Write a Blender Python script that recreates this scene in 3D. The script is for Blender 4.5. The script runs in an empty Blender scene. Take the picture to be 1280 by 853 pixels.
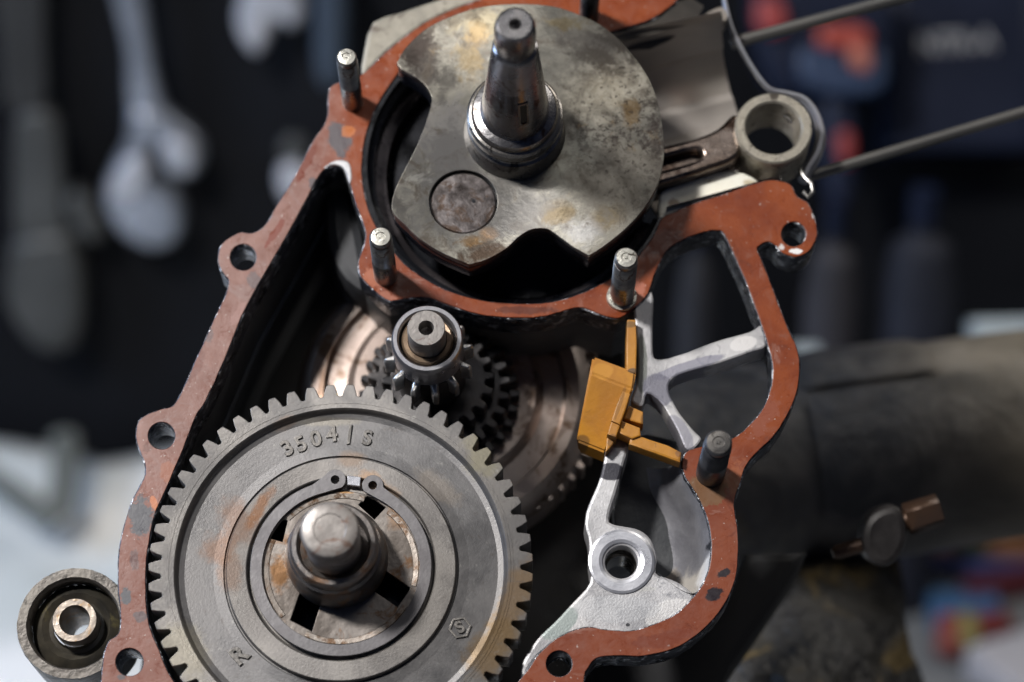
import bpy, bmesh, math, random
from mathutils import Vector, Matrix
random.seed(7)
R = math.radians
sc = bpy.context.scene
C = sc.collection

# ------------------------------------------------------------------ camera
FPX = 3200.0; DIST = 0.672; TILT = R(19.3); PITCH = R(25.0)
cam_d = bpy.data.cameras.new('camera'); cam = bpy.data.objects.new('camera', cam_d); C.objects.link(cam)
cam_d.lens = 90; cam_d.sensor_width = 36; cam_d.clip_start = 0.02; cam_d.clip_end = 50
cam.location = (0, 0, 1.38); cam.rotation_euler = (R(90) - PITCH, 0, 0)
sc.camera = cam
cam_d.dof.use_dof = True; cam_d.dof.focus_distance = 0.655; cam_d.dof.aperture_fstop = 5.6; cam_d.dof.aperture_blades = 8
CM = Matrix.Translation((0, 0, 1.38)) @ Matrix.Rotation(R(90) - PITCH, 4, 'X')
ct, st = math.cos(TILT), math.sin(TILT)
# engine frame: x right, y up along the case face, z out of the face towards the viewer
EF = Matrix(((1, 0, 0, 0), (0, ct, st, 0), (0, -st, ct, -DIST), (0, 0, 0, 1)))
E = CM @ EF

# ------------------------------------------------------------------ world and light
w = bpy.data.worlds.new('World'); sc.world = w; w.use_nodes = True
bg = w.node_tree.nodes['Background']; bg.inputs[0].default_value = (0.30, 0.42, 0.85, 1); bg.inputs[1].default_value = 0.052
sc.view_settings.view_transform = 'Standard'; sc.view_settings.look = 'None'
sc.view_settings.exposure = -0.25; sc.view_settings.gamma = 1.0

def area(name, epos, etarget, size, power, col, size_y=None):
    l = bpy.data.lights.new(name, 'AREA'); l.energy = power; l.color = col; l.size = size
    if size_y: l.shape = 'RECTANGLE'; l.size_y = size_y
    o = bpy.data.objects.new(name, l); C.objects.link(o)
    p = E @ Vector(epos); t = E @ Vector(etarget)
    o.location = p; o.rotation_euler = (t - p).to_track_quat('-Z', 'Y').to_euler()
    return o
area('key_lamp', (-0.50, 0.34, 0.86), (0.0, 0.0, 0), 0.11, 18.0, (1.0, 0.965, 0.925))
area('window_light', (-0.88, 0.32, 0.12), (0, 0, 0), 0.4, 8.0, (0.50, 0.68, 1.0))
area('front_fill', (0.06, 0.36, 0.95), (0, 0, 0), 0.22, 0.45, (1.0, 0.97, 0.93))  # camera-side fill, added to reach the deep drum
area('overhead_fill', (0.50, 0.95, 0.80), (0, 0, 0), 0.30, 2.4, (1.0, 0.93, 0.82), 0.30)  # unseen overhead lamp, added for soft fill and the disc streak
area('tube_fill', (0.50, 0.42, -0.03), (0.16, -0.05, -0.15), 0.25, 1.5, (1.0, 0.95, 0.88))  # unseen fill added behind the case face to brighten the tube
area('cloth_fill', (-0.75, 1.1, -0.1), (-0.36, 0.0, -0.65), 0.35, 27, (1.0, 0.97, 0.93))  # unseen fill added to whiten the cloth

# ------------------------------------------------------------------ geometry helpers
def P(px, py, h=0.0):
    "point of the photograph -> engine frame at height h (metres) above the case face"
    d = Vector(((px - 640) / FPX, -(py - 426.5) / FPX, -1.0))
    n = Vector((0, st, ct)); O = Vector((0, 0, -DIST))
    t = (O.dot(n) + h) / d.dot(n)
    q = EF.inverted() @ (d * t)
    return Vector((q.x, q.y, h))
def proj(v):
    q = EF @ Vector(v)
    return 640 + FPX * q.x / -q.z, 426.5 - FPX * q.y / -q.z
def h_for(x, y, py):
    lo, hi = -0.2, 0.3
    for _ in range(50):
        m = (lo + hi) / 2
        if proj((x, y, m))[1] > py: lo = m
        else: hi = m
    return lo
def W(px, py, depth):
    "pixel and distance along the view axis -> world point"
    return CM @ (Vector(((px - 640) / FPX, -(py - 426.5) / FPX, -1.0)) * depth)
PX = DIST / FPX      # size of one photo pixel at the case face

def smooth(pts, sub=4, closed=True, jit=0.0):
    n = len(pts); out = []
    rng = range(n) if closed else range(n - 1)
    for i in rng:
        g = (lambda k: pts[k % n]) if closed else (lambda k: pts[max(0, min(n - 1, k))])
        p0, p1, p2, p3 = g(i - 1), g(i), g(i + 1), g(i + 2)
        for k in range(sub):
            t = k / sub
            q = [0.5 * (2 * p1[a] + (p2[a] - p0[a]) * t + (2 * p0[a] - 5 * p1[a] + 4 * p2[a] - p3[a]) * t * t + (3 * p1[a] - p0[a] - 3 * p2[a] + p3[a]) * t ** 3) for a in (0, 1)]
            out.append((q[0] + random.uniform(-jit, jit), q[1] + random.uniform(-jit, jit)))
    if not closed: out.append(tuple(pts[-1][:2]))
    return out
def ploop(pts, h=0.0, sub=4, jit=0.0, closed=True):
    return [tuple(P(x, y, h)[:2]) for x, y in (smooth(pts, sub, closed, jit) if sub > 1 or jit else pts)]
def circ(cx, cy, r, n=32, a0=0, jit=0.0):
    return [(cx + (r + random.uniform(-jit, jit)) * math.cos(a0 + 2 * math.pi * i / n), cy + (r + random.uniform(-jit, jit)) * math.sin(a0 + 2 * math.pi * i / n)) for i in range(n)]
def gear_loop(n, rr, rt, tip=0.34, root=0.62, ph=0.0, jit=0.0):
    out = []
    for i in range(n):
        a = ph + 2 * math.pi * i / n; s = 2 * math.pi / n
        rm = (rr + rt) / 2; j = lambda: random.uniform(-jit, jit)
        for f, r in ((-root / 2, rr), (-(root * .56 + tip * .44) / 2, rm), (-tip / 2, rt - (rt - rr) * .04), (-tip / 2 + .05, rt), (tip / 2 - .05, rt), (tip / 2, rt - (rt - rr) * .04), ((root * .56 + tip * .44) / 2, rm), (root / 2, rr), (.5, rr - (rt - rr) * .06)):
            out.append(((r + j()) * math.cos(a + f * s), (r + j()) * math.sin(a + f * s)))
    return out

def mesh_obj(name, me, mat, parent=None, loc=(0, 0, 0), auto=32):
    o = bpy.data.objects.new(name, me); C.objects.link(o)
    if mat and not me.materials: me.materials.append(mat)
    if auto:
        me.shade_smooth(); me.set_sharp_from_angle(angle=R(auto))
        for p in me.polygons:
            if abs(p.normal.z) > 0.9995: p.use_smooth = False
    if parent: o.parent = parent
    o.location = loc
    return o
def plate_mesh(loops, h0, h1, bev=0.0002, seg=2):
    cu = bpy.data.curves.new('outline', 'CURVE'); cu.dimensions = '2D'; cu.fill_mode = 'BOTH'
    th = h1 - h0
    cu.extrude = th / 2 - bev; cu.bevel_depth = bev; cu.offset = -bev; cu.bevel_resolution = seg - 1
    for lp in loops:
        s = cu.splines.new('POLY'); s.points.add(len(lp) - 1); s.use_cyclic_u = True
        for i, p in enumerate(lp): s.points[i].co = (p[0], p[1], 0, 1)
    t = bpy.data.objects.new('tmp', cu); C.objects.link(t)
    dg = bpy.context.evaluated_depsgraph_get()
    me = bpy.data.meshes.new_from_object(t.evaluated_get(dg))
    bpy.data.objects.remove(t); bpy.data.curves.remove(cu)
    me.transform(Matrix.Translation((0, 0, (h0 + h1) / 2)))
    bm = bmesh.new(); bm.from_mesh(me); bmesh.ops.remove_doubles(bm, verts=bm.verts, dist=2e-6)
    bmesh.ops.recalc_face_normals(bm, faces=bm.faces); bm.to_mesh(me); bm.free()
    me.materials.clear()
    return me
def plate(name, loops, h0, h1, mat, parent=None, bev=0.0002, loc=(0, 0, 0), off=(0, 0), seg=2):
    lps = [[(x - off[0], y - off[1]) for x, y in lp] for lp in loops]
    return mesh_obj(name, plate_mesh(lps, h0, h1, bev, seg), mat, parent, loc)
def lathe_mesh(prof, seg=48, a0=0.0, a1=2 * math.pi, wob=0.0):
    bm = bmesh.new(); full = abs(a1 - a0 - 2 * math.pi) < 1e-6
    cols = seg if full else seg + 1; rings = []
    for k in range(cols):
        a = a0 + (a1 - a0) * k / seg; f = 1 + random.uniform(-wob, wob)
        rings.append([bm.verts.new((r * f * math.cos(a), r * f * math.sin(a), h)) for r, h in prof])
    for k in range(cols if full else cols - 1):
        A, B = rings[k], rings[(k + 1) % cols]
        for i in range(len(prof) - 1):
            try: bm.faces.new((A[i], A[i + 1], B[i + 1], B[i]))
            except ValueError: pass
    bmesh.ops.remove_doubles(bm, verts=bm.verts, dist=1e-6)
    bmesh.ops.recalc_face_normals(bm, faces=bm.faces)
    me = bpy.data.meshes.new('m'); bm.to_mesh(me); bm.free(); return me
def lathe(name, prof, mat, parent=None, loc=(0, 0, 0), seg=48, a0=0.0, a1=2 * math.pi, auto=32, wob=0.0):
    return mesh_obj(name, lathe_mesh(prof, seg, a0, a1, wob), mat, parent, loc, auto)
def sweep_mesh(path, rad, seg=14, flat=1.0, thread=None, cap=True):
    "round bar along a list of 3-D points; rad a number or a list"
    bm = bmesh.new(); n = len(path); rings = []
    up = Vector((0, 0, 1)); path = [Vector(p) for p in path]
    for i, p in enumerate(path):
        t = (path[min(i + 1, n - 1)] - path[max(i - 1, 0)]).normalized()
        u = t.cross(up)
        if u.length < 1e-3: u = t.cross(Vector((0, 1, 0)))
        u.normalize(); v = t.cross(u)
        r = rad[i] if isinstance(rad, (list, tuple)) else rad
        rings.append([bm.verts.new(p + u * r * math.cos(2 * math.pi * k / seg) + v * r * flat * math.sin(2 * math.pi * k / seg)) for k in range(seg)])
    for A, B in zip(rings, rings[1:]):
        for k in range(seg): bm.faces.new((A[k], A[(k + 1) % seg], B[(k + 1) % seg], B[k]))
    if cap: bm.faces.new(rings[0]); bm.faces.new(rings[-1])
    bmesh.ops.recalc_face_normals(bm, faces=bm.faces)
    me = bpy.data.meshes.new('m'); bm.to_mesh(me); bm.free(); return me
def loft_mesh(rows):
    bm = bmesh.new(); V = [[bm.verts.new(p) for p in r] for r in rows]
    for A, B in zip(V, V[1:]):
        for k in range(len(A) - 1): bm.faces.new((A[k], A[k + 1], B[k + 1], B[k]))
    bmesh.ops.recalc_face_normals(bm, faces=bm.faces)
    me = bpy.data.meshes.new('m'); bm.to_mesh(me); bm.free(); return me
def box_mesh(sx, sy, sz, bev=0.001, z0=None):
    bm = bmesh.new(); bmesh.ops.create_cube(bm, size=1); bmesh.ops.scale(bm, vec=(sx, sy, sz), verts=bm.verts)
    if bev: bmesh.ops.bevel(bm, geom=bm.edges[:], offset=bev, segments=2, affect='EDGES', profile=0.5)
    if z0 is not None: bmesh.ops.translate(bm, vec=(0, 0, z0 + sz / 2), verts=bm.verts)
    me = bpy.data.meshes.new('m'); bm.to_mesh(me); bm.free(); return me

def thing(name, label, cat, ep=(0, 0, 0), rotz=0.0, group=None, mat4=None):
    o = bpy.data.objects.new(name, None); C.objects.link(o); o.empty_display_size = 0.01
    o.matrix_world = mat4 if mat4 is not None else E @ Matrix.Translation(ep) @ Matrix.Rotation(rotz, 4, 'Z')
    o['label'] = label; o['category'] = cat
    if group: o['group'] = group
    return o
def tag(o, label, cat, group=None):
    o['label'] = label; o['category'] = cat
    if group: o['group'] = group
    return o

# ------------------------------------------------------------------ materials
class NB:
    def __init__(s, name):
        s.m = bpy.data.materials.new(name); s.m.use_nodes = True; s.t = s.m.node_tree; s.n = s.t.nodes; s.l = s.t.links
        s.b = s.n['Principled BSDF']; s.co = s.n.new('ShaderNodeTexCoord').outputs['Object']
    def lk(s, a, b):
        if hasattr(a, 'is_output') or isinstance(a, bpy.types.NodeSocket): s.l.new(a, b)
        else: b.default_value = a
    def noise(s, scale, detail=6, rough=0.6, dist=0.0, co=None, stretch=None):
        n = s.n.new('ShaderNodeTexNoise'); n.inputs['Scale'].default_value = scale; n.inputs['Detail'].default_value = detail
        n.inputs['Roughness'].default_value = rough; n.inputs['Distortion'].default_value = dist
        c = co or s.co
        if stretch:
            mp = s.n.new('ShaderNodeMapping'); s.l.new(c, mp.inputs[0]); mp.inputs['Scale'].default_value = stretch[:3]
            if len(stretch) > 3: mp.inputs['Rotation'].default_value = (0, 0, stretch[3])
            c = mp.outputs[0]
        s.l.new(c, n.inputs['Vector']); return n.outputs['Fac']
    def math(s, op, a, b=0.0, c=0.0, clamp=False):
        n = s.n.new('ShaderNodeMath'); n.operation = op; n.use_clamp = clamp
        s.lk(a, n.inputs[0]); s.lk(b, n.inputs[1]); s.lk(c, n.inputs[2]); return n.outputs[0]
    def step(s, v, lo, hi, a=0.0, b=1.0):
        n = s.n.new('ShaderNodeMapRange'); n.interpolation_type = 'SMOOTHSTEP'; s.lk(v, n.inputs['Value'])
        n.inputs['From Min'].default_value = lo; n.inputs['From Max'].default_value = hi
        n.inputs['To Min'].default_value = a; n.inputs['To Max'].default_value = b; return n.outputs['Result']
    def mix(s, f, a, b):
        n = s.n.new('ShaderNodeMix'); n.data_type = 'RGBA'; s.lk(f, n.inputs[0])
        for v, i in ((a, 6), (b, 7)):
            if isinstance(v, tuple): n.inputs[i].default_value = (*v[:3], 1)
            else: s.l.new(v, n.inputs[i])
        return n.outputs[2]
    def dist(s, pos, rx=1.0, ry=None, rot=0.0):
        "distance from a point in units of the radii, in the xy plane of the object"
        mp = s.n.new('ShaderNodeMapping'); mp.vector_type = 'TEXTURE'; s.l.new(s.co, mp.inputs[0])
        mp.inputs['Location'].default_value = (pos[0], pos[1], 0); mp.inputs['Scale'].default_value = (rx, ry or rx, 1e3); mp.inputs['Rotation'].default_value = (0, 0, rot)
        n = s.n.new('ShaderNodeVectorMath'); n.operation = 'LENGTH'; s.l.new(mp.outputs[0], n.inputs[0]); return n.outputs['Value']
    def bump(s, v, strength=0.3, distance=0.0005):
        n = s.n.new('ShaderNodeBump'); n.inputs['Strength'].default_value = strength; n.inputs['Distance'].default_value = distance
        s.l.new(v, n.inputs['Height'])
        if s.b.inputs['Normal'].is_linked: s.l.new(s.b.inputs['Normal'].links[0].from_socket, n.inputs['Normal'])
        s.l.new(n.outputs[0], s.b.inputs['Normal'])
    def turned(s, amt=0.6):
        tn = s.n.new('ShaderNodeTangent'); tn.direction_type = 'RADIAL'; tn.axis = 'Z'
        s.l.new(tn.outputs[0], s.b.inputs['Tangent']); s.b.inputs['Anisotropic'].default_value = amt
    def out(s, col, metal=0.0, rough=0.5, coat=0.0, spec=None):
        if isinstance(col, tuple): s.b.inputs['Base Color'].default_value = (*col[:3], 1)
        else: s.l.new(col, s.b.inputs['Base Color'])
        s.lk(metal, s.b.inputs['Metallic']); s.lk(rough, s.b.inputs['Roughness'])
        s.b.inputs['Coat Weight'].default_value = coat; s.b.inputs['Coat Roughness'].default_value = 0.12
        if spec is not None: s.b.inputs['Specular IOR Level'].default_value = spec
        return s.m

def grime(name, c1, c2, scale, metal=0.7, rough=(0.3, 0.55), c3=None, s3=None, t3=0.62, bump=0.25, bscale=None, bdist=0.0003, blobs=(), coat=0.0, stretch=None, bk=2.2):
    b = NB(name)
    n1 = b.noise(scale, 8, 0.62, 0.3, stretch=stretch)
    col = b.mix(b.step(n1, 0.33, 0.68), c1, c2)
    if c3:
        n3 = b.noise(s3 or scale * 3, 5, 0.7, 0.8)
        col = b.mix(b.step(n3, t3 - 0.05, t3 + 0.07), col, c3)
    wn = b.noise(scale * 2.2, 6, 0.7)
    for pos, rx, ry, rot, cc, amt in blobs:
        d = b.math('ADD', b.dist(pos, rx, ry, rot), b.math('MULTIPLY', b.math('SUBTRACT', wn, 0.5), bk))
        col = b.mix(b.math('MULTIPLY', b.step(d, 1.1, 1.1 - bk * .25), amt), col, cc)
    n2 = b.noise(bscale or scale * 6, 4, 0.6, stretch=stretch)
    b.bump(n2, bump, bdist)
    return b.out(col, metal, b.step(n1, 0.3, 0.7, rough[0], rough[1]), coat)
def B(px, py, rpx, ry=None, rot=0.0, col=(0, 0, 0), amt=1.0, off=(0, 0)):
    p = P(px, py); return ((p.x - off[0], p.y - off[1]), rpx * PX, (ry or rpx) * PX, rot, col, amt)

RUST = (0.16, 0.055, 0.02); GOLD = (0.23, 0.13, 0.035); DARK = (0.012, 0.014, 0.02)

def gasket_material():
    b = NB('gasket_red')
    sep = b.n.new('ShaderNodeSeparateXYZ'); b.l.new(b.co, sep.inputs[0])
    n1 = b.noise(55, 8, 0.65, 0.4); n2 = b.noise(260, 6, 0.7, 0.6); n3 = b.noise(1100, 4, 0.6)
    sat = b.mix(b.step(n1, 0.35, 0.65), (0.235, 0.052, 0.013), (0.165, 0.030, 0.008))
    pale = b.mix(b.step(n1, 0.35, 0.65), (0.25, 0.135, 0.112), (0.175, 0.078, 0.060))
    f = b.step(b.math('ADD', sep.outputs[0], b.math('MULTIPLY', b.math('SUBTRACT', n1, 0.5), 0.03)), P(440, 200).x, P(380, 200).x)
    col = b.mix(f, sat, pale)
    col = b.mix(b.math('MULTIPLY', b.math('MULTIPLY', f, b.step(b.noise(90, 8, .75, 1.0), .50, .62)), .55), col, (0.24, 0.165, 0.15))
    low = b.step(b.math('ADD', sep.outputs[1], b.math('MULTIPLY', b.math('SUBTRACT', n1, 0.5), 0.03)), P(900, 520).y, P(900, 640).y)
    col = b.mix(b.math('MULTIPLY', low, 0.5), col, (0.20, 0.066, 0.042))
    col = b.mix(b.math('MULTIPLY', b.step(n2, 0.55, 0.72), 0.4), col, (0.22, 0.095, 0.066))
    col = b.mix(b.math('MULTIPLY', b.step(n2, 0.42, 0.28), 0.4), col, (0.11, 0.022, 0.012))
    sc1 = b.noise(120, 5, 0.7, 0.3, stretch=(0.25, 1, 1, 1.1)); sc2 = b.noise(150, 5, 0.7, 0.2, stretch=(1, 0.25, 1, -0.35))
    scr = b.math('MAXIMUM', b.step(sc1, 0.60, 0.66), b.step(sc2, 0.62, 0.68))
    col = b.mix(b.math('MULTIPLY', b.math('MULTIPLY', scr, b.step(n1, 0.42, 0.6)), 0.45), col, (0.33, 0.19, 0.155))
    col = b.mix(b.math('MULTIPLY', b.step(b.noise(75, 9, 0.8, 1.5), 0.57, 0.66), 0.5), col, (0.10, 0.022, 0.012))
    col = b.mix(b.math('MULTIPLY', b.step(b.noise(1000, 2, 0.5), 0.70, 0.74), 0.7), col, (0.50, 0.45, 0.42))  # fine pale specks: wet glints painted into the colour
    wn = b.noise(240, 7, 0.75)
    steel = (0.085, 0.085, 0.095)
    for q in (B(176, 645, 17, 30, 0.2, steel), B(158, 745, 7, 10, 0, steel), B(176, 772, 8, 8, 0, steel, .7), B(425, 175, 14, 26, 0.3, steel, .9),
              B(392, 232, 6, 12, 0.3, steel, .8), B(905, 716, 10, 5, .4, DARK, .95), B(894, 742, 12, 9, .6, DARK, .95), B(232, 470, 7, 9, 0, steel, .6),
              B(318, 350, 9, 13, 0, steel, .6), B(885, 610, 40, 20, 0.4, (0.17, 0.105, 0.055), .75), B(925, 600, 20, 24, 0.4, (0.30, 0.10, 0.045), .6),
              B(435, 165, 10, 8, 0, (0.45, 0.15, 0.05), .8), B(193, 630, 5, 9, 0.4, (0.5, 0.17, 0.07), .8), B(260, 420, 6, 12, 0, steel, .5),
              B(480, 372, 14, 8, 0, (0.36, 0.14, 0.09), .7), B(655, 388, 40, 5, 0, (0.05, 0.012, 0.01), .6), B(880, 330, 20, 20, 0, (0.13, 0.03, 0.012), .5),
              B(152, 846, 6, 4, 0, steel, .8), B(994, 314, 9, 4, 0, (.8, .8, .8), .97), B(1001, 240, 4, 9, .2, (.7, .68, .6), .9), B(1018, 268, 4, 9, 0, (.7, .7, .7), .9), B(977, 309, 5, 5, 0, (.7, .7, .7), .8), B(345, 290, 5, 22, -.5, (0.16, 0.026, 0.012), .8), B(383, 205, 5, 34, -.4, (0.15, 0.03, 0.015), .8), B(210, 590, 10, 14, .3, (0.30, 0.11, 0.06), .6),  # whitish hook-edge patches: highlight glints painted into the colour
              B(168, 700, 6, 14, .1, steel, .5), B(300, 390, 6, 20, -.5, (0.30, 0.17, 0.15), .6), B(245, 460, 7, 22, -.4, (0.13, 0.045, 0.035), .5), B(955, 520, 14, 30, -.6, (0.24, 0.075, 0.045), .7), B(830, 798, 40, 10, .2, (0.15, 0.035, 0.02), .6), B(468, 348, 12, 16, 0, (0.38, 0.13, 0.07), .7), B(185, 560, 7, 8, 0, (0.12, 0.05, 0.04), .6), B(800, 365, 10, 16, 0, (0.42, 0.16, 0.11), .7), B(822, 305, 30, 18, .4, (0.11, 0.025, 0.012), .7)):  # last dark orange patch is the crank disc's cast shadow, painted on
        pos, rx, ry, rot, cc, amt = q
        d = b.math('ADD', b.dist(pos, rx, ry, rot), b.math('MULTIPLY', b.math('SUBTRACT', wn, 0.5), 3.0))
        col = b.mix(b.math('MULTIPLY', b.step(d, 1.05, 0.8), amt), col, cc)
    b.bump(b.math('ADD', b.math('MULTIPLY', n2, 1.0), b.math('MULTIPLY', n3, 0.5)), 0.3, 0.00022)
    return b.out(col, 0.0, b.step(n2, 0.35, 0.65, 0.25, 0.5), 0.0, 0.35)
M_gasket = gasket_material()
M_edge = grime('case_edge', (0.02, 0.023, 0.032), (0.06, 0.065, 0.08), 150, 0.6, (0.22, 0.45), (0.50, 0.52, 0.56), 330, 0.58, 0.8, 500, 0.0008)  # pale specks are edge glints painted into the colour
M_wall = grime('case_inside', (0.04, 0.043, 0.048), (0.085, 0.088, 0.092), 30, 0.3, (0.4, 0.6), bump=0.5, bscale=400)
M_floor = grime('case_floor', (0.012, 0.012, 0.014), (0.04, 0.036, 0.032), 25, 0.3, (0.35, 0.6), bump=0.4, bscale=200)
M_cast = grime('blasted_aluminium', (0.32, 0.32, 0.335), (0.56, 0.555, 0.565), 60, 0.5, (0.36, 0.55), (0.30, 0.30, 0.32), 240, 0.60, 0.3, 1700, 0.0003, bk=0.7,
               blobs=(B(802, 455, 7, 38, 0, (0.15, 0.16, 0.15), .95), B(860, 458, 48, 8, 0.33, (0.20, 0.20, 0.26), .75), B(824, 486, 20, 22, .4, (0.14, 0.14, 0.18), .85),
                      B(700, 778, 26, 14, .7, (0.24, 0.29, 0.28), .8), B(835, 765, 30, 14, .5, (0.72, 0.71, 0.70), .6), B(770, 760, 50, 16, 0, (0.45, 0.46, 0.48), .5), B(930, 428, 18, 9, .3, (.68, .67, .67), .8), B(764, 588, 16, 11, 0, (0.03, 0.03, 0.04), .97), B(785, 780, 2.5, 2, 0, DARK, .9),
                      B(850, 540, 12, 26, .5, (0.2, 0.2, 0.25), .7), B(775, 552, 16, 7, 0, (0.08, 0.05, 0.03), .7), B(800, 735, 22, 3, 0, (0.45, 0.45, 0.44), .7)))
M_basin = grime('rough_basin', (0.40, 0.36, 0.31), (0.55, 0.52, 0.49), 220, 0.2, (0.5, 0.7), (0.2, 0.16, 0.12), 400, 0.62, 1.0, 700, 0.0009)
M_machined = grime('machined_aluminium', (0.52, 0.53, 0.58), (0.68, 0.69, 0.74), 90, 0.75, (0.25, 0.38), bump=0.15, bscale=900)
M_litbore = grime('lit_bore_wall', (0.82, 0.82, 0.74), (0.74, 0.72, 0.62), 60, 0.0, (0.3, 0.5), (0.25, 0.17, 0.08), 110, 0.64, 0.3, 300, blobs=(B(843, 250, 10, 8, 0, (0.22, 0.12, 0.06), .8), B(945, 228, 18, 8, -.3, (0.40, 0.33, 0.2), .8)))  # near-white colour stands for strong light on the bore wall
M_bore = grime('brushed_bore', (0.34, 0.31, 0.285), (0.52, 0.485, 0.45), 26, 0.5, (0.4, 0.55), bump=0.25, bscale=120, stretch=(0.12, 1, 1, -0.28))
M_beige = grime('stained_beige_casting', (0.33, 0.305, 0.25), (0.22, 0.205, 0.17), 70, 0.25, (0.4, 0.6), (0.12, 0.10, 0.08), 160, 0.58, 0.5, 500)
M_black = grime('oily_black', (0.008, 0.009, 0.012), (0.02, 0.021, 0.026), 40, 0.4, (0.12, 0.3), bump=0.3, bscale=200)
M_ringband = grime('chamber_band', (0.05, 0.045, 0.05), (0.13, 0.115, 0.12), 60, 0.7, (0.2, 0.4), bump=0.3, bscale=300)

def BD(px, py, rpx, ry=None, rot=0.0, col=(0, 0, 0), amt=1.0):
    p = P(px, py, .0145); return ((p.x, p.y), rpx * PX, (ry or rpx) * PX, rot, col, amt)

def disc_material():
    b = NB('crank_steel')
    n1 = b.noise(38, 9, 0.62, 0.3); n2 = b.noise(160, 8, 0.75, 0.6); n3 = b.noise(520, 5, 0.75, 0.3); n4 = b.noise(75, 9, 0.72, 1.2)
    col = b.mix(b.step(n1, 0.36, 0.64), (0.12, 0.115, 0.10), (0.29, 0.275, 0.235))
    wn = b.noise(190, 9, 0.8, 0.5)
    def blob(col, q, k=3.2):
        pos, rx, ry, rot, cc, amt = q
        d = b.math('ADD', b.dist(pos, rx, ry, rot), b.math('MULTIPLY', b.math('SUBTRACT', wn, 0.5), k))
        return b.mix(b.math('MULTIPLY', b.step(d, 1.25, 0.45), amt), col, cc)
    for q in (BD(530, 75, 22, 45, .2, (0.06, 0.05, 0.045), .85), BD(745, 60, 60, 22, -.5, (0.11, 0.10, 0.09), .8), BD(765, 100, 30, 14, -.3, (0.12, 0.11, 0.10), .7),
              BD(600, 30, 45, 25, 0, (0.36, 0.30, 0.18), .5), BD(600, 240, 140, 85, -.2, (0.12, 0.116, 0.112), .8), BD(560, 170, 40, 60, 0, (0.26, 0.25, 0.245), .7),
              BD(595, 45, 18, 22, 0, (0.30, 0.19, 0.07), .5), BD(760, 270, 25, 18, .5, (0.16, 0.115, 0.05), .7), BD(700, 262, 24, 14, .2, (0.16, 0.12, 0.06), .5),
              BD(600, 312, 35, 14, 0.3, (0.05, 0.035, 0.025), .9), BD(560, 100, 14, 20, 0, (0.06, 0.055, 0.05), .7), BD(765, 110, 25, 30, 0, (0.30, 0.2, 0.07), .45),
              BD(730, 290, 22, 22, 0, (0.42, 0.42, 0.43), .5), BD(610, 292, 12, 10, 0, (0.30, 0.16, 0.06), .7), BD(720, 200, 60, 40, 0.4, (0.24, 0.25, 0.22), .5)):
        col = blob(col, q)
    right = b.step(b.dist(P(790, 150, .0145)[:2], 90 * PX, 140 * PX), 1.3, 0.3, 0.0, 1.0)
    col = b.mix(b.math('MULTIPLY', b.step(n2, 0.51, 0.64), 0.8), col, (0.085, 0.07, 0.055))
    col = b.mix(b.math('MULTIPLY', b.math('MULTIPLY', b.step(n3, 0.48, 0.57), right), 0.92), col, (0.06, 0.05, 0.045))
    col = b.mix(b.math('MULTIPLY', b.step(n4, 0.60, 0.70), 0.6), col, (0.27, 0.17, 0.065))
    col = b.mix(b.math('MULTIPLY', b.step(n4, 0.40, 0.30), 0.45), col, (0.46, 0.45, 0.41))
    sheen = b.mix(b.step(n2, .35, .62), (0.66, 0.61, 0.50), (0.42, 0.38, 0.30))  # warm sheen at upper right, painted into the base colour
    col = b.mix(b.math('MULTIPLY', b.step(b.math('ADD', b.dist(P(765, 110, .0145)[:2], 75 * PX, 45 * PX, 0.3), b.math('MULTIPLY', b.math('SUBTRACT', n2, .5), 1.6)), 1.3, .2), .75), col, sheen)
    for q in (BD(515, 62, 26, 34, -.5, (0.045, 0.035, 0.03), .92), BD(560, 24, 50, 14, .3, (0.07, 0.06, 0.05), .7), BD(770, 48, 55, 16, -.75, (0.055, 0.048, 0.042), .85), BD(748, 72, 34, 14, -.4, (0.07, 0.06, 0.05), .8),
              BD(612, 316, 36, 12, 0.25, (0.05, 0.032, 0.02), .92), BD(590, 302, 18, 8, .2, (0.14, 0.08, 0.03), .8), BD(765, 88, 26, 10, -.2, (0.08, 0.065, 0.05), .7), BD(820, 190, 10, 60, 0, (0.06, 0.05, 0.045), .75),
              BD(560, 200, 34, 50, .1, (0.13, 0.125, 0.12), .7), BD(640, 275, 60, 30, 0, (0.13, 0.125, 0.12), .6), BD(770, 220, 60, 60, 0, (0.19, 0.175, 0.15), .7), BD(500, 262, 8, 40, .3, (0.08, 0.075, 0.07), .7), BD(700, 270, 26, 10, .3, (0.18, 0.13, 0.06), .5),
              BD(585, 75, 16, 34, .1, (0.26, 0.19, 0.09), .5), BD(552, 120, 10, 14, 0, (0.06, 0.055, 0.05), .6), BD(710, 30, 30, 10, 0, (0.17, 0.13, 0.06), .6), BD(790, 140, 12, 22, 0, (0.2, 0.12, 0.04), .6)):
        col = blob(col, q, 4.2)
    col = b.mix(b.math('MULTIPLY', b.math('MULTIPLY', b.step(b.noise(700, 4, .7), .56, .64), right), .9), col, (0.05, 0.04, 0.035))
    b.bump(b.math('ADD', n3, b.math('MULTIPLY', n2, 0.5)), 0.22, 0.0003)
    b.turned(0.75)
    return b.out(col, 0.68, b.step(n2, 0.3, 0.7, 0.26, 0.48))
M_disc = disc_material()
M_pin = grime('crank_pin_end', (0.032, 0.025, 0.023), (0.15, 0.135, 0.135), 150, 0.7, (0.25, 0.5), (0.06, 0.04, 0.03), 160, 0.55, 0.5, 500)
M_shaft = grime('blued_steel', (0.17, 0.17, 0.185), (0.30, 0.29, 0.29), 60, 0.95, (0.18, 0.34), (0.10, 0.06, 0.045), 120, 0.60, 0.3, 600)
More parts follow.
